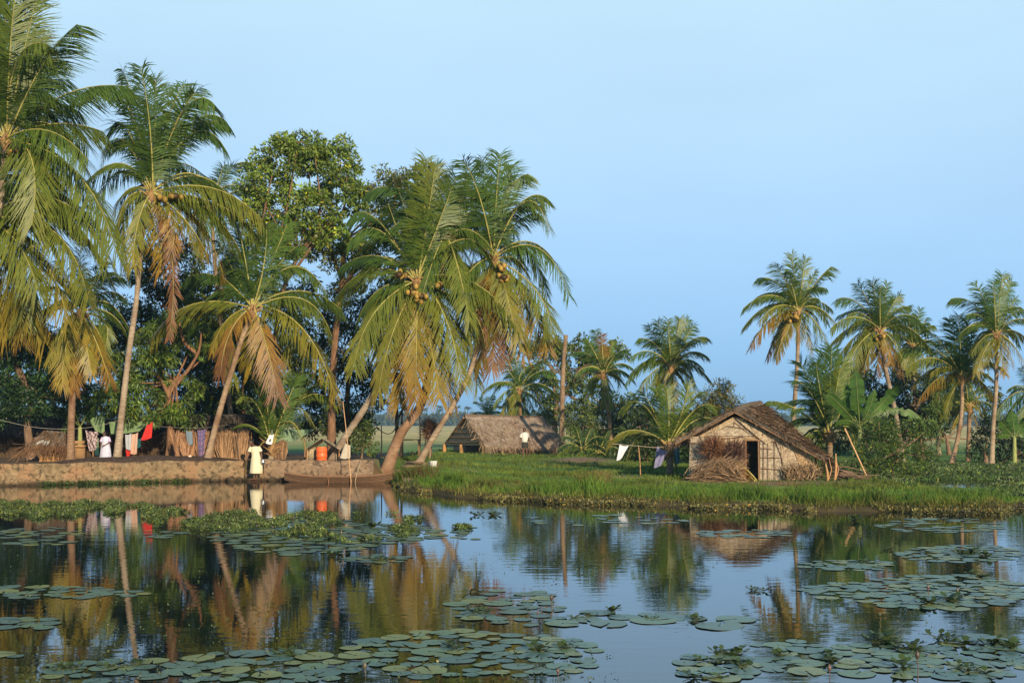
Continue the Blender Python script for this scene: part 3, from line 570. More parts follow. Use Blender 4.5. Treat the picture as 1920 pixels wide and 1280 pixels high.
def tree(label, Y, trunk, limbs, blobs, col, n=60, size=.2, cr=.42, dens=1.0, r0=.16, seed=0, name='broadleaf_tree', cat='tree', group='broadleaf trees in the village grove', tint=(1, 1, 1), aspect=.36, depth=1.0, droop=.4, sub=0):
    """blobs: (px, py, rx_px, ry_px[, dY]); leaf clumps fill them with gaps"""
    r = np.random.default_rng(seed); k = Y/FPX
    base = P(trunk[0][0], trunk[0][1], Y); base[2] = float(H(base[0], base[1]))-.05
    root = thing(name, label, cat, tuple(base), group)
    mb = MB(); pts = [base]+[P(x, y, Y) for x, y in trunk[1:]]
    sp = spline(pts, 20) if len(pts) > 1 else None
    if sp is not None: mb.tube(sp, np.linspace(r0, r0*.6, 20)*(1+.4*np.exp(-np.arange(20)*.6)), 9, tint)
    for lm in limbs:
        q = [P(x, y, Y+(j*.25*(1 if (lm[0][0] % 2) else -1))) for j, (x, y) in enumerate(lm)]
        q = spline(q, 12); mb.tube(q, np.linspace(r0*.55, r0*.18, 12), 7, tint)
    cen = []; rad = []
    for bl in blobs:
        bx, by, rx, ry = bl[:4]; dy = bl[4] if len(bl) > 4 else 0
        c = P(bx, by, Y+dy); R3 = np.array([rx*k, (rx+ry)/2*k*depth, ry*k])
        m_ = max(3, int(dens*R3[0]*R3[2]/(cr*cr)*2.6))
        d = r.standard_normal((m_, 3)); d /= np.linalg.norm(d, axis=1)[:, None]
        q = c+d*(r.uniform(.2, 1, m_)**.45)[:, None]*R3
        cen.append(q); rad.append(r.uniform(.6, 1.2, m_)*cr)
        for j in range(0, m_, 5):        # twigs from the blob centre into its clumps
            st = pts[-1] if j == 0 else c+r.normal(0, .15, 3)
            mid = (st+q[j])/2+np.array([0, 0, -.1]); mb.tube(spline([st, mid, q[j]], 7), np.linspace(.06 if j == 0 else .035, .012, 7), 5, tint, cap=False)
    finish('trunk', mb, M['treebark'], root, smooth=True)
    cen = np.concatenate(cen); rad = np.concatenate(rad); ok = cen[:, 2] > .25; cen, rad = cen[ok], rad[ok]
    lm_ = MB(); leaves(lm_, cen, rad, n, size, col, aspect, droop, seed+1)
    finish('crown', lm_, M['leaf'], root)
    return root
MG = (.050, .095, .020); DK = (.046, .082, .018); OL = (.075, .095, .022)
tree('tall airy tree with clumped round leaves, highest crown in the middle of the grove', 53,
     [(505, 862), (508, 740), (520, 600), (536, 528), (560, 480)], [[(520, 600), (480, 500), (495, 400), (510, 330)], [(536, 528), (590, 450), (600, 380), (590, 290)], [(560, 470), (640, 400), (650, 330)], [(536, 530), (520, 470), (540, 380), (555, 290)]],
     [(575, 275, 60, 34), (640, 300, 48, 40), (525, 300, 50, 40), (500, 345, 42, 45), (580, 335, 55, 42), (655, 360, 36, 50), (600, 400, 60, 45), (520, 400, 50, 38), (560, 450, 46, 36), (475, 400, 25, 30), (630, 450, 50, 30), (500, 450, 40, 30)],
     (.13, .20, .03), n=125, size=.20, cr=.42, dens=1.15, r0=.14, seed=51, tint=(.9, .85, .8), aspect=.42)
tree('second tall tree with straight brown trunk, left of the fruiting palm', 54,
     [(622, 862), (622, 760), (628, 640), (640, 540), (646, 450)], [[(640, 540), (690, 470), (735, 400), (740, 340)], [(640, 520), (620, 470), (610, 430)], [(640, 560), (665, 500), (690, 520)]],
     [(730, 360, 50, 42), (700, 410, 44, 44), (760, 330, 40, 24), (740, 430, 45, 35), (650, 480, 42, 40), (690, 480, 40, 35), (600, 480, 30, 30), (650, 545, 34, 28), (800, 370, 34, 40)],
     (.105, .13, .028), n=100, size=.19, cr=.4, dens=.95, r0=.19, seed=52, tint=(1.05, .9, .8))
tree('mango tree with forked orange brown trunk behind the dark soil heap', 52,
     [(319, 862), (320, 800), (316, 740), (330, 712)], [[(322, 800), (332, 770), (330, 720)], [(318, 735), (348, 700), (372, 660), (378, 620)], [(316, 740), (300, 710), (275, 690)], [(372, 665), (345, 640), (335, 600)]],
     [(285, 690, 60, 36, 0), (250, 740, 55, 40, -.4), (225, 690, 40, 40), (300, 640, 60, 45, .6), (360, 600, 60, 45, .8), (275, 770, 52, 30, -.6), (350, 770, 34, 28, -.3), (385, 640, 36, 30), (200, 750, 40, 30), (365, 720, 26, 20)],
     (.09, .155, .026), n=84, size=.28, cr=.36, dens=.95, r0=.2, seed=53, tint=(1.15, .95, .8), aspect=.22, droop=1.2)
tree('deep green tree filling the left picture edge above the dark shelter', 50.5,
     [(60, 865), (52, 800), (60, 740)], [[(60, 740), (30, 690), (20, 640)], [(60, 740), (100, 690), (110, 640)]],
     [(40, 640, 70, 55), (90, 690, 55, 50), (10, 700, 60, 55), (60, 740, 70, 45), (-40, 640, 60, 60), (110, 740, 30, 40), (20, 600, 50, 40), (-10, 770, 50, 30)],
     (.026, .066, .020), n=95, size=.19, cr=.44, dens=1.6, r0=.2, seed=54)
for i, (lab, Y, tr, bl, cl) in enumerate([
    ('dark bushy tree behind the slim palm and the hanging dead frond', 57, [(300, 862), (300, 700), (320, 600)], [(320, 500, 60, 60), (380, 560, 65, 60), (300, 570, 50, 50), (240, 600, 45, 50), (340, 640, 70, 55), (420, 640, 55, 55), (200, 640, 45, 50), (270, 500, 34, 40)], DK),
    ('dark dense tree behind the leaning golden palm', 57.5, [(455, 862), (456, 760), (460, 660)], [(460, 640, 60, 60), (430, 720, 60, 50), (520, 690, 55, 55), (480, 760, 60, 45), (550, 640, 50, 50), (400, 770, 45, 40), (560, 560, 45, 45), (450, 500, 40, 50)], DK),
    ('dark dense tree behind the orange barrel shed', 58, [(652, 862), (650, 780), (655, 680)], [(600, 700, 50, 55), (655, 640, 50, 50), (680, 720, 46, 48), (640, 780, 46, 40), (700, 600, 46, 50), (580, 770, 40, 45), (640, 580, 40, 40), (745, 560, 50, 60), (670, 790, 34, 36)], DK),
    ('dark hazy tree behind the stout palm and the blue gap of sky', 60, [(170, 862), (165, 760), (150, 680)], [(120, 680, 50, 60), (170, 640, 40, 40), (60, 620, 50, 60), (150, 740, 50, 45), (100, 800, 60, 40), (210, 790, 30, 30)], DK),
    ('dark spreading tree low behind the straw fence', 60, [(400, 862), (395, 800), (390, 740)], [(380, 700, 60, 50), (330, 740, 60, 45), (440, 760, 55, 40), (370, 790, 80, 35), (290, 790, 50, 35), (500, 790, 34, 30)], DK)]):
    tree(lab, Y, tr, [], bl, cl, n=100, size=.21, cr=.5, dens=1.6, r0=.17, seed=60+i, tint=(.7, .6, .55))
tree('thin dark double stemmed tree between the leaning palm trunks', 56, [(744, 862), (744, 780), (740, 700)], [[(752, 860), (754, 780), (760, 680)], [(744, 790), (768, 740), (790, 700)]],
     [(745, 700, 34, 40), (728, 745, 26, 20), (770, 660, 34, 34), (735, 640, 30, 34)], DK, n=50, size=.2, cr=.34, dens=.7, r0=.11, seed=70, tint=(.4, .42, .42))
tree('round leafed shrub beside the foot of the palm leaning behind the triangular cloth', 52, [(678, 862), (680, 835)], [], [(680, 808, 20, 22), (672, 835, 20, 16), (692, 838, 14, 14)], (.07, .11, .02), n=60, size=.13, cr=.24, dens=1.1, r0=.05, seed=71, name='shrub', cat='shrub')
tree('gnarled round leafed tree beside the bare headless trunk', 85, [(1048, 856), (1040, 800), (1046, 750), (1070, 720)], [[(1046, 760), (1036, 720), (1015, 690)], [(1070, 720), (1090, 690), (1110, 680)], [(1060, 735), (1085, 750), (1110, 740)], [(1040, 700), (1020, 672)]],
     [(1030, 650, 36, 24), (1080, 655, 40, 26), (1010, 690, 26, 26), (1075, 690, 36, 22), (1115, 680, 34, 26), (1100, 720, 38, 24), (1030, 730, 26, 26), (1025, 775, 26, 24), (1070, 780, 26, 24), (1110, 760, 36, 26), (995, 660, 20, 20), (1150, 660, 26, 26), (1030, 810, 16, 14)],
     (.095, .14, .03), n=60, size=.26, cr=.42, dens=1.0, r0=.22, seed=72, aspect=.5, group='trees in the middle distance')
tree('dark low tree behind the low young palms', 78, [(1150, 858), (1150, 830)], [], [(1150, 800, 46, 34), (1190, 810, 36, 36), (1110, 815, 36, 28), (1160, 760, 40, 34), (1190, 770, 30, 26)], (.05, .085, .022), n=80, size=.26, cr=.5, dens=1.2, seed=73, group='trees in the middle distance')
tree('bushy dark tree behind the white washing on the line', 60, [(1210, 868), (1210, 840)], [], [(1205, 800, 40, 36), (1230, 840, 50, 26), (1185, 840, 40, 24), (1290, 800, 34, 34), (1300, 840, 40, 30)], (.045, .08, .022), n=84, size=.22, cr=.44, dens=1.3, seed=74, group='trees in the middle distance')
tree('yellowish feathery tree behind the left roof slope of the gabled hut', 62, [(1340, 862), (1340, 800)], [], [(1330, 760, 36, 36), (1362, 745, 28, 28), (1310, 790, 40, 34), (1370, 775, 34, 26), (1400, 780, 30, 16), (1345, 725, 20, 16)], (.105, .11, .02), n=64, size=.2, cr=.36, dens=1.2, seed=75, aspect=.25, group='trees in the middle distance')
tree('leafy shrub with fine overlapping sprays on the right of the firewood', 46.5, [(1672, 885), (1676, 850)], [], [(1650, 800, 44, 30, .4), (1700, 815, 42, 30, .2), (1640, 845, 38, 28), (1690, 858, 48, 30, -.3), (1740, 840, 30, 22), (1735, 800, 26, 18), (1760, 760, 16, 26), (1620, 878, 28, 16), (1725, 883, 34, 16)], (.075, .13, .026), n=90, size=.13, cr=.3, dens=1.25, r0=.06, seed=76, name='shrub', cat='shrub', aspect=.3, group='shrubs right of the gabled hut')
tree('dark tree mass behind the banana plant and broad palm', 68, [(1730, 862), (1725, 800), (1715, 760)], [], [(1700, 740, 60, 36), (1760, 730, 40, 30), (1790, 770, 34, 30), (1660, 770, 40, 34), (1720, 790, 50, 30), (1610, 780, 50, 40), (1600, 720, 40, 40)], (.045, .075, .02), n=90, size=.26, cr=.45, dens=1.0, seed=77, group='trees in the middle distance')
tree('low dark shrub between the two slim palms at right', 61, [(1848, 868), (1848, 850)], [], [(1845, 822, 20, 22), (1838, 845, 18, 20), (1852, 790, 16, 18)], (.03, .055, .02), n=54, size=.2, cr=.34, dens=1.3, seed=78, name='shrub', cat='shrub', group='shrubs right of the gabled hut')
tree('dense low bush at the right picture edge under the banana', 61, [(1905, 872), (1905, 850)], [], [(1890, 840, 26, 26), (1920, 850, 26, 22), (1940, 830, 20, 26), (1880, 862, 18, 12)], (.025, .045, .018), n=54, size=.2, cr=.34, dens=1.3, seed=79, name='shrub', cat='shrub', group='shrubs right of the gabled hut')

tree('broad hedge of mixed green trees behind the right hand palms', 76, [(1780, 860), (1775, 820)], [], [(1640, 800, 60, 40), (1690, 700, 46, 40), (1740, 770, 60, 40), (1850, 745, 26, 26), (1580, 740, 40, 50), (1900, 800, 50, 40), (1560, 820, 50, 30)], (.08, .115, .026), n=90, size=.22, cr=.5, dens=1.2, seed=84, group='trees in the middle distance')
tree('low green bushes left of the young short palm, behind the grass', 70, [(1180, 858), (1180, 846)], [], [(1160, 835, 40, 20), (1210, 825, 40, 24), (1120, 842, 30, 16), (1090, 800, 30, 34), (1330, 800, 50, 40)], (.08, .115, .026), n=90, size=.2, cr=.42, dens=1.3, seed=85, name='shrub', cat='shrub', group='trees in the middle distance')
# banana plants
def banana(label, Y, base, crown, lv, seed=0, wd=1.0):
    r = np.random.default_rng(seed); b = P(*base, Y); b[2] = float(H(b[0], b[1])); c = P(*crown, Y)
    root = thing('banana_plant', label, 'banana plant', tuple(b), 'banana plants')
    mb = MB(); mb.tube(spline([b, (b+c)/2, c], 10), np.linspace(.13, .08, 10), 9, (.30, .34, .12)); finish('stem', mb, M['straw'], root, smooth=True)
    for k, (tx, ty, mx_, my_, wpx) in enumerate(lv):
        tip = P(tx, ty, Y+r.uniform(-.5, .5)); mid = P(mx_, my_, Y+r.uniform(-.25, .25)); n = 26
        u = np.linspace(0, 1, n); p, T = bez(c, mid, tip, u); T /= np.linalg.norm(T, axis=1)[:, None]
        hh = np.cross(T, np.array([.25, 1, .15])); hh /= np.linalg.norm(hh, axis=1)[:, None]
        wv = wpx*Y/FPX*np.clip((u-.16)*6, .05, 1)*np.clip((1-u)*5, .03, 1)**.6
        mb = MB()
        for s in (1, -1):
            tear = np.where(r.uniform(size=n) < .25, r.uniform(.35, .8, n), 1.0)
            e_ = p+s*hh*(wv*tear)[:, None]; e_[:, 2] -= wv*.25; e_[:, 1] += wv*.3*s
            V = np.stack([p, p*.5+e_*.5+np.array([0, 0, .02]), e_], 1).reshape(-1, 3)
            F = []
            for i in range(n-1):
                for j in range(2): F.append([i*3+j, i*3+j+1, (i+1)*3+j+1, (i+1)*3+j])
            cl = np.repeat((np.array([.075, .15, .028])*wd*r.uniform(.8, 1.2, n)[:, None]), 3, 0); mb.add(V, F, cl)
        mb.tube(p, np.linspace(.03, .008, n), 4, (.22, .26, .08), cap=False)
        finish('leaf', mb, M['frond'], root)
banana('large banana plant with broad torn leaves rising above the shrub', 49, (1612, 884), (1612, 800), [
    (1604, 694, 1608, 745, 13), (1684, 722, 1655, 755, 11), (1552, 738, 1578, 762, 9), (1728, 786, 1670, 768, 8), (1588, 720, 1596, 760, 9), (1640, 730, 1630, 765, 8), (1670, 800, 1640, 785, 5), (1565, 800, 1585, 788, 6)], 81)
banana('banana plant with one pale upright leaf at the right picture edge', 60, (1902, 870), (1902, 820), [
    (1896, 770, 1900, 795, 9), (1875, 788, 1886, 802, 7), (1925, 780, 1915, 798, 8), (1870, 820, 1885, 815, 6), (1935, 815, 1920, 812, 6)], 82)
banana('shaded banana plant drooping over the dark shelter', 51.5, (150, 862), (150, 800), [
    (105, 770, 125, 775, 10), (130, 735, 138, 765, 10), (185, 760, 170, 768, 10), (175, 800, 168, 782, 9), (120, 815, 130, 792, 9)], 83, .4)  # last factor darkens the leaf colour, painting the plant's shade in
# far tree line, hundreds of metres away across the fields
r = np.random.default_rng(5); mb = MB()
cx_ = r.uniform(-700, 900, 2600); cy_ = r.uniform(820, 980, 2600); hh = r.uniform(2, 8.5, 2600)*(1+.3*vnoise(cx_, cy_*0, .02, 4))
cen = np.stack([cx_, cy_, .4+hh*.8], 1); leaves(mb, cen, r.uniform(2.5, 4.5, 2600), 26, 3.0, (1, 1, 1), .7, 0, 6)
for k in range(120):
    x = r.uniform(-600, 800); y = r.uniform(815, 900); h = r.uniform(9, 15); c = np.array([x, y, h]); mb.tube([[x, y, .3], c], [.4, .3], 4)
    for j in range(12):
        a_ = r.uniform(0, 6.28); e_ = c+np.array([math.cos(a_)*3.4, math.sin(a_)*3.4, r.uniform(-2.5, 2.2)]); m_ = (c+e_)/2+np.array([0, 0, 1.0])
        mb.tube([c, m_, e_], [.25, .5, .05], 3, cap=False)
o = finish('far_woods', mb, M['far']); tag(o, 'far off hazy line of palms and trees beyond the fields', 'woods', kind='stuff')

# ------------------------------------------------------------------ thatch
def thatch(mb, A, B, Cc, Dd, nu=40, nv=24, th=.12, amp=.03, seed=0, strips=900, cols=((.13, .10, .075), (.34, .27, .20)), slen=.35, fringe=.12, base=1.0):
    """A,B ridge ends; Cc under B, Dd under A"""
    A, B, Cc, Dd = map(lambda q: np.asarray(q, float), (A, B, Cc, Dd)); r = np.random.default_rng(seed)
    n = np.cross(B-A, Dd-A); n /= np.linalg.norm(n); n = n if n[2] > 0 else -n
    u, v = np.meshgrid(np.linspace(0, 1, nu), np.linspace(0, 1, nv)); uu, vv = u[..., None], v[..., None]
    S = (A*(1-uu)+B*uu)*(1-vv)+(Dd*(1-uu)+Cc*uu)*vv
    sag = -np.sin(np.pi*u)*np.sin(np.pi*v)*.05
    nz = vnoise(u*np.linalg.norm(B-A)*2, v*np.linalg.norm(Dd-A)*5, 1.3, seed, 4)*amp+r.normal(0, amp*.35, u.shape)
    top = S+n*(nz+sag+th)[..., None]; bot = S+n*(sag[..., None])
    lo, hi = map(np.array, cols)
    top[-1, :, 2] -= r.uniform(0, .12, nu); 
    kk = np.ones((nu*nv, 3))*base; lo = lo*base; hi = hi*base
    mb.grid(top.reshape(-1, 3), nu, nv, kk); mb.grid(bot.reshape(-1, 3), nu, nv, kk*.6)
    for T_, Bt in ((top[0], bot[0]), (top[-1], bot[-1]), (top[:, 0], bot[:, 0]), (top[:, -1], bot[:, -1])):
        mb.grid(np.concatenate([T_, Bt]), len(T_), 2, np.ones((2*len(T_), 3))*.7)
    k = strips; a_, b_ = r.uniform(0, 1, k), r.uniform(0, 1, k)**.9
    edge = r.uniform(size=k) < fringe; b_[edge] = r.uniform(.96, 1.0, edge.sum())
    e2 = r.uniform(size=k) < .14; a_[e2] = r.choice([0.004, .996], e2.sum())
    p = ((A*(1-a_[:, None])+B*a_[:, None])*(1-b_[:, None])+(Dd*(1-a_[:, None])+Cc*a_[:, None])*b_[:, None])+n*(th+amp*.8)
    dn = (Dd-A)*(1-a_[:, None])+(Cc-B)*a_[:, None]; dn /= np.linalg.norm(dn, axis=1)[:, None]
    dn = dn+r.normal(0, .18, (k, 3)); dn[edge, 2] -= .5; dn[e2] += r.normal(0, .45, (e2.sum(), 3)); dn[e2, 2] -= .35; p[e2] -= n*r.uniform(0, th*1.1, e2.sum())[:, None]
    l = slen*r.uniform(.5, 1.3, k)[:, None]; sd_ = np.cross(dn, n); sd_ /= np.linalg.norm(sd_, axis=1)[:, None]; w_ = r.uniform(.004, .011, k)[:, None]
    V = np.stack([p-sd_*w_, p+sd_*w_, p+dn*l+sd_*w_*.5+n*r.uniform(-.03, .05, k)[:, None], p+dn*l-sd_*w_*.5], 1)
    K = np.repeat((lo+(hi-lo)*r.uniform(0, 1, k)[:, None])/.2, 4, 0); mb.add(V.reshape(-1, 3), np.arange(4*k).reshape(-1, 4), K)
def straw_strips(mb, pfun, k, seed, cols, ln=(.3, .7), w=(.008, .02)):
    r = np.random.default_rng(seed); p, d = pfun(r, k); d = d/np.linalg.norm(d, axis=1)[:, None]
    s_ = np.cross(d, r.standard_normal((k, 3))); s_ /= np.linalg.norm(s_, axis=1)[:, None]
    l = r.uniform(*ln, k)[:, None]; w_ = r.uniform(*w, k)[:, None]; bend = r.normal(0, .08, (k, 3))
    V = np.stack([p-s_*w_, p+s_*w_, p+d*l*.5+s_*w_+bend, p+d*l*.5-s_*w_+bend, p+d*l+s_*w_*.2, p+d*l-s_*w_*.2], 1)
    F = (np.arange(k)*6)[:, None, None]+np.array([[0, 1, 2, 3], [3, 2, 4, 5]])
    c1, c2 = map(np.array, cols); mb.add(V.reshape(-1, 3), F.reshape(-1, 4), np.repeat(c1+(c2-c1)*r.uniform(0, 1, k)[:, None], 6, 0))

# ------------------------------------------------------------------ gabled hut
Y0 = 44.3
def HF(px, py, dy=0.0, dep=0.0):            # a point of the gable face, which turns slightly away to the left
    Y = Y0-(px-1400)/FPX*46*.16+dy
    return P(px, py, Y)
hb = HF(1400, 900); hb[2] = float(H(hb[0], hb[1]))
hut = thing('gabled_hut', 'small gabled hut of woven palm mats with dark doorway and brown thatch', 'hut', tuple(hb))
def panel(poly, nm, dy=0, th=.05, tint=(1, 1, 1), m='woven', label=None):
    """poly: quad in pixels TL,TR,BR,BL on the gable face, finely divided and slightly buckled"""
    q = [HF(x, y, dy) for x, y in poly]; nu, nv = 14, 10
    u, v = np.meshgrid(np.linspace(0, 1, nu), np.linspace(0, 1, nv)); u, v = u[..., None], v[..., None]
    S = (q[0]*(1-u)+q[1]*u)*(1-v)+(q[3]*(1-u)+q[2]*u)*v
    bk = vnoise(S[..., 0]*3, S[..., 2]*3, 1.3, int(poly[0][0]), 3)*.015
    Fr = S.copy(); Fr[..., 1] += bk; Bk = S.copy(); Bk[..., 1] += th
    mb = MB(); mb.grid(Fr.reshape(-1, 3), nu, nv, tint); mb.grid(Bk.reshape(-1, 3), nu, nv, tint)
    for a_, b_ in ((Fr[0], Bk[0]), (Fr[-1], Bk[-1]), (Fr[:, 0], Bk[:, 0]), (Fr[:, -1], Bk[:, -1])): mb.grid(np.concatenate([a_, b_]), len(a_), 2, tint)
    o = finish(nm, mb, M[m], hut); 
    if label: o['label'] = label
    return o
panel([(1294, 818), (1346, 818), (1346, 908), (1291, 908)], 'mat_panel', .0, tint=(1.0, 1.0, 1.0))
panel([(1347, 818), (1396, 818), (1396, 908), (1347, 908)], 'mat_panel', .03, tint=(1.12, 1.0, .85))
panel([(1397, 818), (1424, 818), (1424, 826), (1397, 826)], 'mat_panel', .02, tint=(1.0, .85, .65))
panel([(1425, 818), (1462, 818), (1467, 908), (1425, 908)], 'mat_panel', .0, tint=(1.0, .98, .95))
panel([(1463, 822), (1490, 838), (1524, 908), (1468, 908)], 'mat_panel', -.02, tint=(1.0, .92, .82))
panel([(1484, 830), (1512, 846), (1528, 870), (1500, 875)], 'mat_panel', -.05, tint=(1.05, .85, .62))
panel([(1374, 782), (1378, 782), (1424, 817), (1312, 817)], 'gable_mat', .015, tint=(1.0, .97, .92))
panel([(1424, 817), (1378, 782), (1385, 782), (1464, 822)], 'gable_mat', -.01, tint=(1.08, .98, .85))
panel([(1312, 817), (1374, 782), (1377, 790), (1314, 822)], 'gable_mat', -.06, tint=(1.12, 1.02, .85))
panel([(1380, 785), (1396, 788), (1452, 826), (1436, 832)], 'gable_mat', -.07, tint=(1.08, 1.0, .88))
# seams: thin dark battens and lashings
sm = MB()
for pl in ([(1294, 830), (1345, 832)], [(1293, 846), (1345, 843)], [(1293, 861), (1340, 858)], [(1292, 876), (1345, 866)], [(1312, 817), (1350, 822), (1396, 818)], [(1344, 800), (1360, 798), (1400, 804)],
           [(1332, 812), (1374, 790), (1376, 800)], [(1376, 790), (1400, 808), (1424, 822), (1450, 828)], [(1358, 820), (1357, 900)], [(1380, 822), (1381, 870)], [(1424, 858), (1462, 858)],
           [(1440, 826), (1440, 905)], [(1452, 826), (1453, 905)], [(1432, 826), (1431, 905)], [(1452, 822), (1463, 850), (1468, 870), (1474, 900)], [(1425, 840), (1448, 842)], [(1425, 878), (1464, 880)], [(1396, 826), (1396, 905)], [(1367, 822), (1367, 880)]):
    sm.tube(spline([HF(x, y, -.045) for x, y in pl], 8), .011, 5, (.55, .42, .32), cap=False)
finish('batten', sm, M['wood'], hut)
dm = MB(); dm.bar(HF(1398, 908, -.02), HF(1398, 824, -.02), .035, 7, (.8, .65, .5)); dm.bar(HF(1423, 908, -.02), HF(1422, 824, -.02), .035, 7, (.9, .8, .7)); dm.bar(HF(1396, 825, -.03), HF(1426, 825, -.03), .035, 7, (.9, .8, .7))
finish('door_frame', dm, M['wood'], hut)
# sides and back
apF, apB = HF(1377, 771, -.25), P(1427, 758, 47.9)
eLF, eLB = HF(1266, 831, -.25), P(1330, 822, 47.7)
eRF, eRB = HF(1552, 866, -.35), P(1524, 842, 47.3)
mb = MB(); gl, gr = HF(1293, 910, .05), HF(1522, 910, .05)
bl_, br_ = np.array([gl[0]+1.2, 47.5, .2]), np.array([gr[0]+.2, 47.1, .2])
for p0, p1, h0, h1 in ((gl, bl_, HF(1294, 822)[2], 1.75), (gr, br_, HF(1522, 862)[2], 1.35)):
    mb.add([p0, p1, [p1[0], p1[1], h1], [p0[0], p0[1], h0]], [[0, 1, 2, 3]], (.8, .75, .65))
mb.add([bl_, br_, [br_[0], br_[1], 1.35], [apB[0], 47.4, apB[2]-.15], [bl_[0], bl_[1], 1.75]], [[0, 1, 2, 2], [0, 2, 3, 4]][1:], (.8, .75, .65)); mb.add([bl_, br_, [br_[0], br_[1], 1.35]], [[0, 1, 2]], (.8, .75, .65))
finish('side_wall', mb, M['woven'], hut)
mb = MB(); thatch(mb, apF, apB, eRB, eRF, 60, 44, .075, .05, 3, 3600, ((.08, .065, .05), (.24, .19, .145)), .28, .14, .85); thatch(mb, apF, apB, eLB, eLF, 34, 26, .075, .04, 4, 1800, ((.08, .065, .05), (.24, .19, .145)), .28, .14, .85)
rd = spline([apF+np.array([0, -.05, .1]), (apF+apB)/2+np.array([0, 0, .16]), apB+np.array([0, 0, .12])], 14); mb.tube(rd-np.array([0, 0, .05]), .075+.03*np.abs(np.sin(np.arange(14)*1.7)), 8, (.6, .56, .52))
finish('thatched_roof', mb, M['thatch'], hut)
mb = MB()
for q in (.0, .33, .66, 1):
    a_ = apF*(1-q)+apB*q; b_ = eRF*(1-q)+eRB*q; mb.bar(a_-np.array([0, 0, .04]), b_-np.array([0, 0, .04]), .03, 6, (.8, .7, .6)); b_ = eLF*(1-q)+eLB*q; mb.bar(a_-np.array([0, 0, .04]), b_-np.array([0, 0, .04]), .03, 6, (.8, .7, .6))
mb.bar(HF(1266, 830, 0), HF(1300, 815, 0), .03, 6); finish('rafter', mb, M['wood'], hut)
for x0, y0, x1 in ((1543, 858, 1541), (1530, 852, 1529)):
    mb = MB(); b_ = HF(x1, 900, .3); b_[2] = float(H(b_[0], b_[1])); mb.bar(b_, HF(x0, y0, .3), .03, 6, (.9, .7, .5)); finish('post', mb, M['wood'], hut)
# dry grass banked against the lean-to wall
mb = MB()
def pf(r, k):
    x = r.uniform(1476, 1530, k); p = np.array([HF(a_, 898, -r.uniform(.05, .4)) for a_ in x]); p[:, 2] = H(p[:, 0], p[:, 1])+r.uniform(0, .25, k)
    d = np.stack([r.normal(.1, .4, k), r.normal(.1, .2, k), r.uniform(.4, 1, k)], 1); return p, d
straw_strips(mb, pf, 900, 5, ((.16, .10, .06), (.50, .36, .21)), (.2, .55))
one('straw_stack', mb, M['straw'], 'loose dry grass banked against the lean-to wall of the gabled hut', 'straw')
# pile of dry fronds before the door
mb = MB()
def pf(r, k):
    q = r.uniform(0, 1, k); x = 1298+q*96+r.normal(0, 7, k); p = np.array([HF(a_, 900, -.5-r.uniform(0, .9)) for a_ in x])
    hmax = np.interp(x, [1290, 1335, 1360, 1390, 1405], [.2, .42, .5, .16, .02]); p[:, 2] = H(p[:, 0], p[:, 1])+r.uniform(0, 1, k)**1.2*hmax
    s_ = np.where(x < 1365, 1, -1); d = np.stack([s_*r.uniform(.3, 1.2, k), r.normal(0, .4, k), r.normal(.28, .25, k)], 1); return p, d
straw_strips(mb, pf, 5200, 8, ((.12, .075, .05), (.46, .31, .18)), (.3, 1.0), (.006, .02))
for k, (a_, b_, c_) in enumerate([((1300, 905), (1330, 880), (1362, 868)), ((1312, 908), (1345, 895), (1380, 872)), ((1420, 908), (1395, 885), (1360, 872)), ((1418, 900), (1400, 880), (1375, 862)), ((1330, 908), (1365, 885), (1395, 878)), ((1296, 895), (1325, 882), (1350, 876))]):
    f = frond(HF(*a_, -1.0), HF(*b_, -1.15), HF(*c_, -.9), 1.15, 50, .5, .035, .9, 900+k)
    for i in range(len(f.V)): mb.add(f.V[i], (f.F4[i]-sum(len(v) for v in f.V[:i])), f.K[i]*1.1)
one('frond_pile', mb, M['straw'], 'heap of dry palm fronds lying before the gabled hut doorway', 'dry fronds')
def brush(px, py, rpx, rpy, lab, seed, Y, cols=((.07, .035, .025), (.30, .15, .09))):
    mb = MB(); c = HF(px, py, -.45) if Y is None else P(px, py, Y); k_ = Y0/FPX
    def pf(r, k):
        d = r.standard_normal((k, 3)); d /= np.linalg.norm(d, axis=1)[:, None]; p = c+d*np.array([rpx*k_, .25, rpy*k_])*(r.uniform(.1, .8, k)*(1+.35*np.sin(np.arctan2(d[:, 2], d[:, 0])*3+seed)))[:, None]
        dd = d*np.array([1, 1, 1.3])+np.array([.25*(-1)**seed, 0, .7])+r.normal(0, .55, (k, 3)); return p, dd
    straw_strips(mb, pf, 1100, seed, cols, (.15, .6), (.005, .014))
    g = float(H(c[0], c[1])); mb.tube([[c[0], c[1], g], [c[0]+.05, c[1], c[2]]], [.05, .03], 5, (.3, .2, .15))
    one('brushwood_bundle', mb, M['straw'], lab, 'brushwood', 'brown bundles of palm brushwood')
brush(1338, 843, 15, 14, 'rust brown bundle of brushwood leaning on the mat wall left of the door', 11, None, ((.10, .045, .025), (.34, .17, .09)))
brush(1376, 852, 10, 14, 'dark brown bundle of brushwood right beside the open doorway', 12, None, ((.05, .028, .025), (.22, .12, .085)))
brush(806, 806, 13, 22, 'brown bundle of dry brush standing beside the slanting palm trunk', 13, 56, ((.09, .05, .035), (.33, .18, .11)))
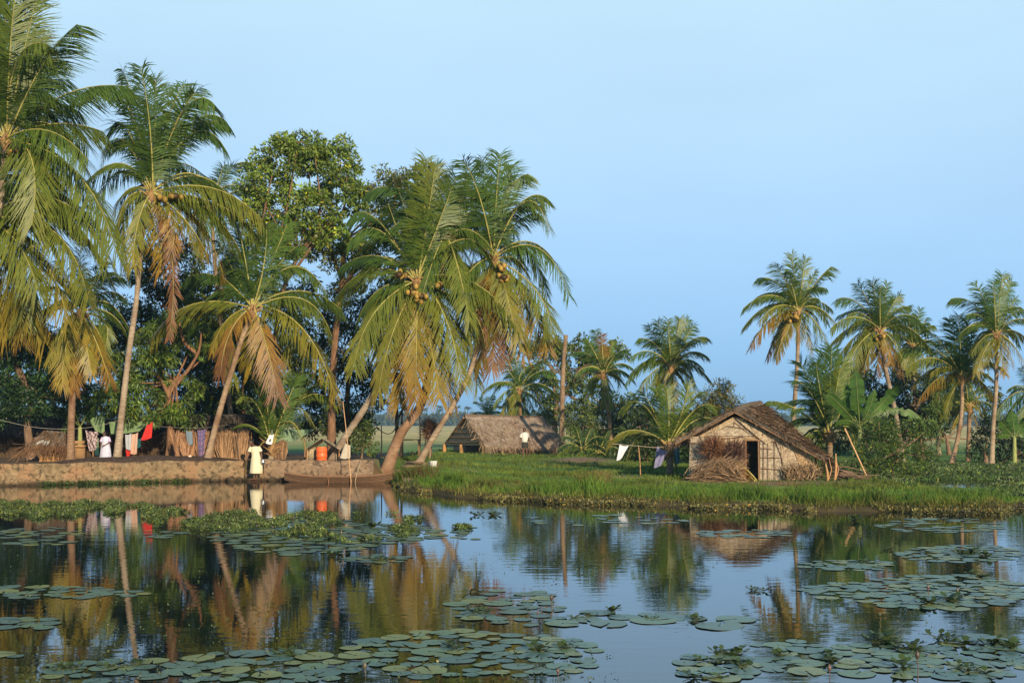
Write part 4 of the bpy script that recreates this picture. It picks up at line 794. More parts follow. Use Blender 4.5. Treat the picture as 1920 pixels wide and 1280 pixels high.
# stakes, firewood and pole right of the hut
for i, (x, y0, y1, dx, lab) in enumerate([(1552, 906, 868, -4, 'pale split stake standing at the right corner of the gabled hut'), (1565, 908, 850, 2, 'taller pale forked stake near the firewood')]):
    mb = MB(); a_ = P(x, y0, 43.0); a_[2] = float(H(a_[0], a_[1]))-.05; b_ = P(x+dx, y1, 43.0)
    mb.tube([a_, (a_+b_)/2+np.array([.03, 0, 0]), b_], [.04, .042, .02], 7, (1.7, 1.4, 1.0)); mb.tube([a_, a_+np.array([.14, 0, .45]), a_+np.array([.05, .05, .9])], [.022, .02, .01], 6, (1.6, 1.3, 1.0))
    one('wooden_stake', mb, M['wood'], lab, 'stake', 'pale stakes by the hut corner')
mb = MB(); a_ = P(1627, 897, 44.0); b_ = P(1584, 803, 44.5); mb.bar(a_, b_, .03, 7, (2.0, 1.8, 1.4)); one('bamboo_pole', mb, M['wood'], 'pale pole leaning left against the shrub by the firewood', 'pole')
mb = MB(); r = np.random.default_rng(3)
for k in range(26):
    c = P(1592+r.normal(0, 9), 0, 43.8+r.normal(0, .2)); c[2] = float(H(c[0], c[1]))+.03+abs(r.normal(0, .12)); d = np.array([r.uniform(.4, .9), r.normal(0, .1), r.normal(-.08, .08)])
    mb.tube([c-d, c+np.array([0, 0, .05]), c+d], [.02, .025, .012], 5, np.ones(3)*r.uniform(.3, .8))
one('firewood_heap', mb, M['wood'], 'low heap of grey firewood sticks on bare earth right of the gabled hut', 'firewood')

# ------------------------------------------------------------------ long thatched hut
lh = thing('long_hut', 'long low hut with a big grey thatch roof reaching the grass', 'hut', (P(945, 845, 78)[0], 78, .38))
rA, rB = P(871, 783, 79.5), P(1018, 786, 81.5); eA, eB = P(912, 842, 76), P(1068, 846, 77.5); bA = P(832, 836, 83)
mb = MB(); thatch(mb, rA, rB, eB, eA, 60, 30, .12, .05, 21, 2600, ((.20, .17, .14), (.32, .28, .23)), .5, .1, 1.7)
bB = P(990, 836, 86); thatch(mb, rA, rB, bB, bA, 30, 14, .12, .05, 22, 300)
mb.tube(spline([rA+np.array([0, 0, .14]), (rA+rB)/2+np.array([0, 0, .1]), rB+np.array([0, 0, .12])], 20), .13, 7, (.7, .6, .55))
finish('thatched_roof', mb, M['thatch'], lh)
gA, gB = np.array([eA[0]-.1, eA[1]+.5, 0]), np.array([bA[0], bA[1]-.4, 0]); mb = MB()
n_ = 16; us = np.linspace(0, 1, n_); rows = []
for v in np.linspace(0, 1, 9):
    lft = np.array([*gB[:2], .85])*(1-v)+(rA+np.array([.12, .2, .02]))*v; rgt = np.array([*gA[:2], .95])*(1-v)+(rA+np.array([.16, .2, .02]))*v
    q = lft*(1-us[:, None])+rgt*us[:, None]; q[:, 1] += .12*np.sin(us*25+v*9)*(v < .95)*.5; rows.append(q)
mb.grid(np.concatenate(rows), n_, 9, (1.0, .8, .6)); finish('gable_mat', mb, M['woven'], lh)
mb = MB()
for v in (.12, .3, .48, .66):
    lft = np.array([*gB[:2], .85])*(1-v)+rA*v; rgt = np.array([*gA[:2], .95])*(1-v)+rA*v; mb.tube([lft+np.array([0, -.1, 0]), (lft+rgt)/2+np.array([0, -.12, -.06]), rgt+np.array([0, -.1, 0])], .05, 5, (.9, .7, .5))
mb.tube([bA+np.array([0, -.2, 0]), rA+np.array([-.05, -.2, 0])], .07, 6, (1.0, .7, .5)); finish('batten', mb, M['wood'], lh)
for q in (0.03, .45, .97):
    p_ = gB*(1-q)+gA*q; mb = MB(); z = float(H(p_[0], p_[1])); mb.tube([[p_[0], p_[1]-.1, z], [p_[0], p_[1]-.1, .95]], .14, 7, (1.4, 1.1, .8)); finish('post', mb, M['mud'], lh)
mb = MB(); q0, q1 = np.array([bA[0]+.6, 84.5, .2]), np.array([eB[0]-1, 79.5, .2]); mb.add([q0, q1, q1+[0, 0, 1], q0+[0, 0, 1]], [[0, 1, 2, 3]]); mb.add([[eA[0], 77.5, .2], [eB[0]-.5, 79, .2], [eB[0]-.5, 79, 1], [eA[0], 77.5, 1]], [[0, 1, 2, 3]]); finish('mud_wall', mb, M['mud'], lh)

# ------------------------------------------------------------------ village bank: walls, shelters, boat
def bank_wall(x0, x1, ztop, m, label, seed, thick=.5, lean=.08):
    n = int((x1-x0)/.09); xs_ = np.linspace(x0, x1, n); r = np.random.default_rng(seed); nv = 12
    rows = []; V = []
    for j in range(nv):
        v = j/(nv-1); z = -.5+(ztop+.5)*v
        y = shoreY(xs_)-.02+lean*v+vnoise(xs_*2.2, z*4+0*xs_, 1.7, seed, 4)*.06+r.normal(0, .008, n)
        V.append(np.stack([xs_, y, np.full(n, z)+(vnoise(xs_, 0*xs_, 3.5, seed+1)*.06 if j == nv-1 else 0)], 1))
    top2 = V[-1].copy(); top2[:, 1] = shoreY(xs_)+thick; V.append(top2)
    bk = top2.copy(); bk[:, 2] = -.5; V.append(bk)
    mb = MB(); mb.grid(np.concatenate(V), n, len(V))
    for s in (0, -1):
        col = np.array([v[s] for v in V]); c = col.mean(0); mb.add(np.vstack([col, c]), [[i, (i+1) % len(col), len(col)] for i in range(len(col))])
    return one('retaining_wall', mb, m, label, 'retaining wall', 'stone and mud walls along the water', smooth=False)
bank_wall(-34, -11.15, .84, M['rubble'], 'long rubble stone wall with dark joints, left of the woman in yellow', 1)
bank_wall(-10.35, -5.75, .86, M['mudwall'], 'mud plastered bank wall behind the long canoe', 2)
mb = MB(); r = np.random.default_rng(4)
for k in range(5):
    z = .06+k*.17; mb.box((-10.75, 48.85+k*.17, z-.12), (.92, .3, .34), 0, np.ones(3)*r.uniform(.7, 1), 0)
mb.box((-10.72, 48.55, -.1), (.7, .6, .32), 0, (.75, .6, .5))
one('stone_steps', mb, M['rubble'], 'worn stone landing steps in the wall where the woman stands', 'steps')
for k, (x, w_, h_) in enumerate([(-12.2, .5, .5), (-11.6, .4, .35), (-9.9, .5, .3), (-9.5, .4, .22), (-11.3, .35, .25)]):
    mb = MB(); y = shoreY(x)-.25; mb.ball((x, y, .02), w_*.5, (1, .8, h_/w_), 9, 7, np.ones(3)*r.uniform(.5, 1)); mb.V[-1] += r.normal(0, .025, mb.V[-1].shape)
    one('boulder', mb, M['rubble'], ['large dark boulder at the wall foot left of the steps', 'mid sized boulder just left of the landing steps', 'boulder just right of the landing steps', 'small flat boulder near the stern of the canoe', 'small boulder touching the lowest step'][k], 'boulder', 'boulders at the foot of the wall')
# dark soil heap behind the wall
def heap(x0, x1, y, hgt, wd, m, name, label, cat, seed):
    nu, nv = 60, 16; u = np.linspace(0, 1, nu); v = np.linspace(-1, 1, nv); U, Vv = np.meshgrid(u, v)
    X_ = x0+(x1-x0)*U; Y_ = shoreY(X_)+y+Vv*wd; Hh = hgt*np.sin(np.pi*U)**.7*(1-Vv**2)**.8*(1+.2*vnoise(X_, Y_, 1.5, seed)); Z_ = H(X_, Y_)-.03+Hh
    mb = MB(); mb.grid(np.stack([X_, Y_, Z_], -1).reshape(-1, 3), nu, nv); return one(name, mb, m, label, cat, smooth=True)
heap(-18.6, -11.4, 1.35, .30, .9, M['soil'], 'soil_heap', 'long low heap of black soil on top of the rubble wall', 'soil heap', 3)
heap(-5.6, -3.2, 2.2, .22, 1.1, M['mud'], 'earth_mound', 'bare brown earth mound at the foot of the two leaning palms', 'earth mound', 4)
# straw fence
def straw_screen(px0, px1, py0, Y, label, seed, hjit=10, n=1500, cols=((.16, .085, .05), (.48, .27, .15)), bumps=3, nm='straw_fence', bulge=.2):
    mb = MB()
    def pf(r, k):
        x = r.uniform(px0, px1, k); top = py0+hjit*np.abs(np.sin((x-px0)/(px1-px0)*np.pi*bumps)); X_ = (x-CX)/FPX*Y
        yy = Y+bulge*np.sin((x-px0)/(px1-px0)*np.pi*bumps*2)+r.normal(0, .05, k); g = H(X_, yy)
        p = np.stack([X_, yy, g], 1); ht = CZ+(HY-top)/FPX*Y-g; pf.ht = ht*r.uniform(.75, 1.03, k)
        return p, np.stack([r.normal(0, .10, k), r.normal(0, .05, k), np.ones(k)], 1)
    r = np.random.default_rng(seed); p, d = pf(r, n); l = pf.ht[:, None]
    s_ = np.stack([np.ones(n), r.normal(0, .3, n), np.zeros(n)], 1); w_ = r.uniform(.012, .03, n)[:, None]
    b_ = r.normal(0, .05, (n, 3)); V = np.stack([p-s_*w_, p+s_*w_, p+d*l*.55+s_*w_+b_, p+d*l*.55-s_*w_+b_, p+d*l+s_*w_*.3, p+d*l-s_*w_*.3], 1)
    F = (np.arange(n)*6)[:, None, None]+np.array([[0, 1, 2, 3], [3, 2, 4, 5]]); c1, c2 = map(np.array, cols)
    mb.add(V.reshape(-1, 3), F.reshape(-1, 4), np.repeat(c1+(c2-c1)*r.uniform(0, 1, n)[:, None]**1.4, 6, 0))
    for fz in (.35, .75):
        q = [[(x-CX)/FPX*Y, Y+bulge*np.sin((x-px0)/(px1-px0)*np.pi*bumps*2)-.07, .8+fz*(CZ+(HY-py0)/FPX*Y-.8)] for x in np.linspace(px0, px1, 12)]; mb.tube(q, .02, 5, (.3, .2, .12))
    return one(nm, mb, M['straw'], label, 'straw fence', 'straw screens by the village shelters')
straw_screen(331, 386, 806, 50.2, 'bulging orange brown straw screen behind the mango trunk', 31, n=1500, bumps=2)
straw_screen(396, 460, 806, 50.4, 'ragged straw screen between the leaning palm and the woman in yellow', 32, n=1700, bumps=2, cols=((.14, .085, .05), (.42, .25, .13)))
straw_screen(494, 534, 822, 51.2, 'narrow straw screen behind the young trunkless palm', 33, n=800, bumps=1, cols=((.12, .07, .04), (.34, .21, .12)))
# dark shelters
def shelter(name, label, Y, ridge, eave, base_y, cols, seed, depth=3.0, wallm='thatch', rcol=1.0):
    a_, b_ = P(*ridge[0], Y+1.3), P(*ridge[1], Y+1.3); c_, d_ = P(*eave[1], Y), P(*eave[0], Y)
    root = thing(name, label, 'shelter', tuple(G((eave[0][0]+eave[1][0])/2, Y)), 'dark thatched shelters under the trees')
    mb = MB(); thatch(mb, a_, b_, c_, d_, 34, 18, .1, .05, seed, 900, cols, .5, .2); bk = np.array([0, 2.0, 0]); c2, d2 = c_+bk*1.3, d_+bk*1.3
    thatch(mb, a_, b_, c2, d2, 16, 8, .1, .04, seed+1, 50, cols)
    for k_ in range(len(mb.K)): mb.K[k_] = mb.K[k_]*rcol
    finish('thatched_roof', mb, M['thatch'], root)
    mb = MB(); x0, x1 = d_[0]+.3, c_[0]-.3; zt = min(c_[2], d_[2])+.1; g = .75
    for yy in (Y+.9, Y+2.2): mb.add([[x0, yy, g], [x1, yy, g], [x1, yy, zt+.2], [x0, yy, zt+.2]], [[0, 1, 2, 3]], (.25, .24, .24))
    finish('back_wall', mb, M['mud'], root)
    for x in (x0, x1):
        mb = MB(); mb.bar([x, Y+.15, g], [x, Y+.15, zt], .05, 6, (.7, .6, .5)); finish('post', mb, M['wood'], root)
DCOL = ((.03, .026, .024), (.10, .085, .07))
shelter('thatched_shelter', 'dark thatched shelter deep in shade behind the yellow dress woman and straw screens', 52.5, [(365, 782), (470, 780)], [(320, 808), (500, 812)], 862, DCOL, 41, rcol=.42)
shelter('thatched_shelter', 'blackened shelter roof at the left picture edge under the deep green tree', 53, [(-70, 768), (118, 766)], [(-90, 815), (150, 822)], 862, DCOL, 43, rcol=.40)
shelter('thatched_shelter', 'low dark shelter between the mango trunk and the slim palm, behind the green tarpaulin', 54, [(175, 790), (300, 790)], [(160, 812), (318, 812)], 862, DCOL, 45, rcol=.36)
# small thatched hen house at left
root = thing('hen_house', 'squat mud walled hen house with sagging thatch and a white sheet on top', 'hen house', tuple(G(104, 48.2)))
k = 48.2/FPX
mb = MB()
for x0, x1, y in ((78, 112, 833), (113, 121, 833)):
    a_, b_ = P(x0, y, 48), P(x1, y, 48); n_ = 8; q = [np.array([a_[0]+(b_[0]-a_[0])*i/(n_-1)+(-.12+.03*i if True else 0), 48+.1*math.sin(i), .78]) for i in range(n_)]
    t_ = [np.array([a_[0]+(b_[0]-a_[0])*i/(n_-1), 48.1, a_[2]]) for i in range(n_)]; b2 = [p+np.array([0, .9, 0]) for p in t_]; b3 = [p+np.array([0, .9, 0]) for p in q]
    mb.grid(np.concatenate([q, t_, b2, b3]), n_, 4, (1.2, 1.0, .75))
finish('mud_wall', mb, M['mud'], root)
mb = MB(); A_, B_ = P(84, 812, 48.8), P(122, 814, 48.8); thatch(mb, A_, B_, P(124, 842, 47.6), P(50, 842, 47.6), 24, 12, .12, .04, 5, 700, ((.10, .07, .05), (.26, .18, .12)), .35, .5); thatch(mb, A_, B_, P(122, 836, 49.8), P(64, 838, 49.8), 10, 8, .1, .03, 6, 60)
finish('thatched_roof', mb, M['thatch'], root)
def sheet(mb, TL, TR, BR, BL, col, nu=18, nv=14, amp=.04, seed=0, freq=9, cfun=None):
    TL, TR, BR, BL = map(np.array, (TL, TR, BR, BL)); u, v = np.meshgrid(np.linspace(0, 1, nu), np.linspace(0, 1, nv)); uu, vv = u[..., None], v[..., None]
    S = (TL*(1-uu)+TR*uu)*(1-vv)+(BL*(1-uu)+BR*uu)*vv; n = np.cross(TR-TL, BL-TL); n = n/np.linalg.norm(n)
    r = np.random.default_rng(seed); w_ = np.sin(u*freq+r.uniform(0, 6)+v*1.3)*.6+np.sin(u*freq*2.3+v*3+r.uniform(0, 6))*.4; S = S+n*(w_*amp*(.3+.7*v))[..., None]
    S[..., 2] -= (np.sin(np.pi*u)*.04)
    cl = np.ones((nu*nv, 3))*np.array(col) if cfun is None else cfun(u.ravel(), v.ravel()); mb.grid(S.reshape(-1, 3), nu, nv, cl)
    B2 = S+n*.006; mb.grid(B2.reshape(-1, 3), nu, nv, cl)
mb = MB(); sheet(mb, P(74, 824, 48.0), P(94, 822, 48.1), P(90, 834, 47.65), P(52, 839, 47.55), (.55, .55, .50), amp=.02, seed=1); one('white_sheet', mb, M['cloth'], 'white sheet spread on the hen house thatch', 'sheet')
mb = MB(); mb.box(P(146, 836, 48.6), (.62, .4, .08), 0, (1.1, .95, .8)); mb.box(P(146, 829, 48.8), (.55, .4, .14), .1, (.8, .7, .6)); mb.box(P(148, 851, 48.7), (.5, .4, .62), .1, (.8, .72, .6))
one('mud_oven', mb, M['mud'], 'small square mud oven between the stout palm and the patterned cloth', 'oven')
# tarpaulins
def hang(name, label, cat, quad, Y, col, group=None, seed=0, amp=.04, cfun=None, dy=(0, 0, 0, 0), mtl='cloth'):
    mb = MB(); q = [P(x, y, Y+d) for (x, y), d in zip(quad, dy)]; sheet(mb, *q, col, seed=seed, amp=amp, cfun=cfun)
    return one(name, mb, M[mtl], label, cat, group)
hang('tarpaulin', 'pale green tarpaulin piece hanging behind the patterned cloth', 'tarpaulin', [(166, 784), (196, 776), (196, 812), (178, 806)], 51.6, (.19, .28, .13), 'green tarpaulins', 1)
hang('tarpaulin', 'long pale green tarpaulin sagging right of the slim palm trunk', 'tarpaulin', [(204, 790), (278, 790), (262, 808), (208, 813)], 51.4, (.19, .28, .13), 'green tarpaulins', 2)
hang('tarpaulin', 'faded green sheet stretched behind the young trunkless palm', 'tarpaulin', [(520, 803), (592, 804), (556, 825), (522, 826)], 53, (.22, .33, .20), 'green tarpaulins', 3)
# washing lines and clothes
GC = 'clothes hanging on washing lines'
def line(label, pts, Y, col=(1, 1, 1), r_=.012, dys=None):
    mb = MB(); q = [P(x, y, Y+(dys[i] if dys else 0)) for i, (x, y) in enumerate(pts)]; mb.tube(spline(q, 26), r_, 5, col, cap=False); return one('washing_line', mb, M['rope'], label, 'washing line', 'washing lines')
line('washing line sagging from the left picture edge to the slim palm', [(-20, 782), (60, 800), (125, 804), (180, 799), (232, 785)], 48.2, (.7, .7, .7), .008)
def pat(u, v):
    h = (np.sin(u*19+np.sin(v*9)*2)*np.sin(v*26+u*4) > -.1)[:, None]; return np.where(h, np.array([[.50, .38, .38]]), np.array([[.035, .018, .025]]))
hang('patterned_cloth', 'black and cream blotched cloth hanging left of the seated person', 'cloth', [(160, 806), (184, 808), (180, 842), (167, 845)], 48.6, (1, 1, 1), GC, 4, cfun=pat, amp=.03)
hang('grey_shirt', 'white and grey shirt hanging right of the slim palm trunk', 'shirt', [(235, 814), (246, 812), (247, 842), (236, 841)], 49, (.42, .43, .46), GC, 5, amp=.03)
hang('peach_cloth', 'peach striped cloth hanging beside the grey shirt', 'cloth', [(247, 813), (259, 810), (256, 850), (245, 850)], 49, (1, 1, 1), GC, 6, amp=.03, cfun=lambda u, v: np.where((np.sin(u*22) > 0)[:, None], np.array([[.58, .30, .18]]), np.array([[.50, .40, .34]])))
hang('red_cloth', 'bright red cloth hanging at the right end of the washing line', 'cloth', [(276, 796), (286, 790), (284, 820), (264, 825)], 49, (.60, .035, .03), GC, 7, amp=.05)
hang('red_cloth', 'short red cloth hanging low under the grey shirt', 'cloth', [(235, 842), (245, 842), (244, 853), (237, 855)], 49.1, (.52, .03, .02), GC, 8, amp=.02)
hang('teal_cloth', 'dark teal cloth below the bright red cloth', 'cloth', [(256, 822), (266, 820), (264, 836), (256, 840)], 49.4, (.02, .10, .11), GC, 9, amp=.02)
hang('blue_cloth', 'grey blue cloth draped on the bulging straw screen', 'cloth', [(348, 806), (360, 808), (362, 832), (352, 833)], 49.85, (.17, .23, .28), GC, 10, amp=.02)
hang('plaid_cloth', 'purple plaid cloth draped on the straw beside the leaning palm', 'cloth', [(370, 806), (386, 803), (382, 852), (373, 856)], 49.75, (1, 1, 1), GC, 11, amp=.03, cfun=lambda u, v: np.where(((np.sin(u*20) > .2) | (np.sin(v*34) > .4))[:, None], np.array([[.10, .09, .20]]), np.array([[.30, .16, .24]])))
line('washing line between the leaning palm and the red cloth', [(262, 795), (310, 800), (372, 802), (430, 796)], 49.9, (.45, .45, .45), .007)
# white shirt hanging on the young palm
mb = MB(); sheet(mb, P(506, 814, 49.6), P(514, 813, 49.6), P(510, 832, 49.55), P(498, 830, 49.55), (.72, .72, .74), seed=14, amp=.02, cfun=lambda u, v: np.where(((v > .45) & (v < .75) & (u > .35) & (u < .65))[:, None], np.array([[.12, .12, .16]]), np.array([[.72, .72, .74]])))
mb.tube([P(510, 806, 49.7), P(510, 814, 49.62)], .01, 5, (.6, .6, .6)); one('white_vest', mb, M['cloth'], 'white vest hanging on the stem of the young trunkless palm', 'vest')
line('washing line left of the gabled hut', [(1148, 832), (1165, 833), (1198, 836), (1238, 838), (1282, 828)], 46.5, (.8, .75, .7), .01)
hang('white_cloth', 'white cloth hanging on the line at the prop pole', 'cloth', [(1162, 833), (1179, 835), (1166, 858), (1156, 863)], 46.5, (.75, .75, .80), GC, 15, amp=.04)
hang('lilac_cloth', 'lilac grey cloth swaying on the line beside the young palm', 'cloth', [(1232, 836), (1252, 846), (1241, 870), (1226, 877)], 46.5, (.24, .23, .38), GC, 16, amp=.05)
hang('teal_shirt', 'dull teal shirt hanging under the left eave of the gabled hut', 'shirt', [(1261, 832), (1273, 836), (1276, 866), (1266, 870)], 46.3, (.07, .16, .18), GC, 17, amp=.04)
def pole(label, a_, b_, Y, r_=.025, col=(1.6, 1.3, 1.0), nm='pole', cat='pole', Y2=None, grp=None):
    mb = MB(); p = P(*a_, Y); p[2] = min(p[2], float(H(p[0], p[1]))-.05) if nm != 'mooring_pole' else -.4; q = P(*b_, Y2 or Y); mb.tube([p, (p+q)/2+np.array([.02, 0, 0]), q], [r_, r_*.9, r_*.7], 7, col)
    return one(nm, mb, M['wood'], label, cat, grp)
pole('forked prop pole holding up the washing line left of the gabled hut', (1201, 887), (1197, 835), 46.6)
# canoe moored along the wall
root = thing('canoe', 'long narrow weathered wooden canoe moored along the mud wall', 'boat', (-6.9, 47.95, 0), )
def ring(x, hw, zk, zg, th=.0):
    return np.array([[x, 47.95-hw, zg], [x, 47.95-hw*.82, zk*.45+zg*.55], [x, 47.95-hw*.35, zk], [x, 47.95+hw*.35, zk], [x, 47.95+hw*.82, zk*.45+zg*.55], [x, 47.95+hw, zg]])
mb = MB(); xs_ = np.linspace(-9.3, -4.55, 34); outr = []; inr = []
for x in xs_:
    q = (x+6.95)/2.4; hw = .40*max(.02, (1-abs(q)**2.6))+.015; zg = .22+.16*abs(q)**3+(.06 if q > 0 else 0)*q**2; zk = -.12+.42*max(0, abs(q)-.6)**1.6*2.2; outr.append(ring(x, hw, zk, zg)); inr.append(ring(x, max(.005, hw-.04), zk+.05, zg-.0))
mb.grid(np.concatenate(outr), 6, 34, (.62, .54, .48)); mb.grid(np.concatenate(inr), 6, 34, (.4, .35, .32)); [mb.tube([o_[0]*(1-w_)+o_[1]*w_+np.array([0, -.008, 0]) for o_ in outr], .009, 4, (.15, .12, .1)) for w_ in (.3, .62, .95)]; finish('hull', mb, M['wood'], root, smooth=True)
for s in (0, 5):
    mb = MB(); mb.tube([o_[s]+np.array([0, 0, .01]) for o_ in outr], .028, 6, (.78, .66, .58)); finish('gunwale', mb, M['wood'], root, smooth=True)
for x in (-8.2, -6.9, -5.7):
    mb = MB(); mb.box((x, 47.95, .27), (.14, .66, .035), 0, (1.1, .9, .8)); finish('thwart', mb, M['wood'], root)
pole('slender bamboo pole stuck upright against the canoe side, leaning left', (660, 905), (643, 752), 47.4, .02, (2.0, 1.8, 1.5), 'mooring_pole', 'pole', 47.7, 'mooring poles at the canoe')
pole('short dark stick leaning over the stern part of the canoe', (620, 903), (607, 866), 47.3, .018, (1.0, .7, .5), 'mooring_pole', 'pole', 47.8, 'mooring poles at the canoe')
mb = MB(); mb.tube(spline([[-6.35, 47.45, -.05], [-6.3, 47.5, .3], [-6.28, 48.7, .86]], 10), .014, 5, (.9, .8, .6)); one('mooring_rope', mb, M['rope'], 'thin mooring rope from the canoe up to the wall top', 'rope')
# barrel shelter
root = thing('barrel_shelter', 'little tent roofed shelter of mats and sticks over the orange barrel', 'shelter', tuple(G(602, 49.5)))
mb = MB()
for (a_, b_) in (((604, 822), (574, 842)), ((604, 822), (640, 846))):
    p0, p1 = P(*a_, 49.2), P(*b_, 49.2); bk = np.array([0, .9, 0]); sheet(mb, p0, p0+bk, p1+bk, p1, (.8, .74, .64), amp=.02, seed=2); q0, q1 = p0+np.array([0, 0, -.07]), p1+np.array([0, 0, -.07]); sheet(mb, q0, q0+bk, q1+bk, q1, (.8, .7, .5), amp=.02, seed=3)
finish('mat_roof', mb, M['woven'], root)
for x, y in ((576, 842), (636, 844)):
    mb = MB(); p = P(x, y, 49.3); mb.bar([p[0], p[1], .75], p, .03, 6, (1.6, 1.3, 1)); finish('post', mb, M['wood'], root)
mb = MB(); mb.box((P(584, 856, 49.6)[0], 49.7, 1.08), (.36, .5, .62), 0, (.9, .85, .7)); finish('mat_side', mb, M['woven'], root)
mb = MB(); c = P(603, 852, 49.1); g = .80; th_ = np.linspace(0, 6.283, 25)[:-1]
rg = [np.stack([c[0]+rr*np.cos(th_), c[1]+rr*np.sin(th_), np.full(24, z)], 1) for z, rr in ((g, .20), (g+.03, .225), (g+.2, .23), (g+.21, .24), (g+.23, .24), (g+.24, .23), (g+.42, .23), (g+.43, .24), (g+.45, .24), (g+.46, .23), (g+.55, .22), (g+.58, .19))]
bar_ = thing('orange_barrel', 'bright orange plastic barrel standing under the little tent roofed shelter', 'barrel', (c[0], c[1], g)); mb.loft(rg, (.75, .13, .03)); finish('drum', mb, M['plastic'], bar_, smooth=True)
mb = MB(); mb.loft([np.stack([c[0]+rr*np.cos(th_), c[1]+rr*np.sin(th_), np.full(24, z)], 1) for z, rr in ((g+.575, .2), (g+.61, .2), (g+.62, .18))], (.70, .16, .04)); finish('lid', mb, M['plastic'], bar_, smooth=True)
mb = MB(); mb.add([P(648, 830, 49), P(637, 858, 48.9), P(657, 858, 48.9), P(657, 834, 49)], [[0, 1, 2, 3]], (.52, .46, .36)); q = [P(648, 830, 49), P(637, 858, 48.9), P(657, 858, 48.9), P(657, 834, 49)]
mb = MB(); sheet(mb, q[0], q[3], q[2], q[1], (.50, .44, .34), amp=.03, seed=8); one('grey_sack_cloth', mb, M['cloth'], 'triangular beige cloth hung beside the bamboo pole', 'cloth')
for x, y0, y1, lab in ((528, 866, 834, 'short white painted post right of the young palm'), (571, 866, 822, 'thin brown post left of the barrel shelter'), (715, 858, 797, 'weathered post standing in grass left of the dark double stemmed tree'), (692, 858, 803, 'half hidden post behind the round leafed shrub'), (787, 862, 774, 'dark slim post between the leaning palms')):
    pole(lab, (x, y0), (x, y1), 51.5 if x < 600 else 57, .035, (2.2, 2.1, 2.0) if x == 528 else (1.1, .9, .75) if x < 780 else (.4, .4, .4), 'post', 'post', grp='posts behind the bank')
mb = MB(); mb.tube(spline([P(692, 762, 53), P(703, 795, 53), P(722, 812, 53), P(738, 808, 53), P(748, 780, 53)], 20), .022, 6, (.4, .4, .38), cap=False); one('hanging_hose', mb, M['rope'], 'dark hose hanging in a loop between the leaning palm and dark tree', 'hose')
root = thing('wooden_bench', 'rough plank bench behind the stout curved palm base', 'bench', tuple(G(772, 57)))
mb = MB(); c = P(770, 824, 57); mb.box(c, (1.0, .35, .06), .05, (1.2, 1.1, 1)); finish('seat', mb, M['wood'], root)
for dx in (-.4, .4):
    mb = MB(); mb.box((c[0]+dx, c[1], (c[2]+H(c[0], c[1]))/2), (.07, .3, c[2]-float(H(c[0], c[1]))), 0, (.9, .8, .7)); finish('leg', mb, M['wood'], root)
mb = MB(); r = np.random.default_rng(8)
for k in range(7): mb.box(G(778+r.normal(0, 3), 48.3+r.normal(0, .2), .03+k*.028), (.75, .09, .03), r.uniform(-.4, .3), np.ones(3)*r.uniform(.8, 1.7))
one('plank_pile', mb, M['wood'], 'small pile of reddish planks at the foot of the slanting palm', 'planks')
mb = MB(); c = G(812, 48); mb.loft([np.stack([c[0]+rr*np.cos(th_), c[1]+rr*np.sin(th_), np.full(24, c[2]+z)], 1) for z, rr in ((0, .12), (.02, .14), (.25, .17), (.26, .18), (.27, .16))], (.8, .78, .74)); one('white_pail', mb, M['plastic'], 'white pail standing in the grass behind the bank', 'pail', smooth=True)
mb = MB(); mb.ball(G(356, 49.0)+np.array([0, 0, .22]), .07, (1.2, 1, .7), 9, 6, (.8, .55, .4)); one('clay_pot', mb, M['plastic'], 'small pale clay pot sitting on the black soil heap', 'pot', smooth=True)

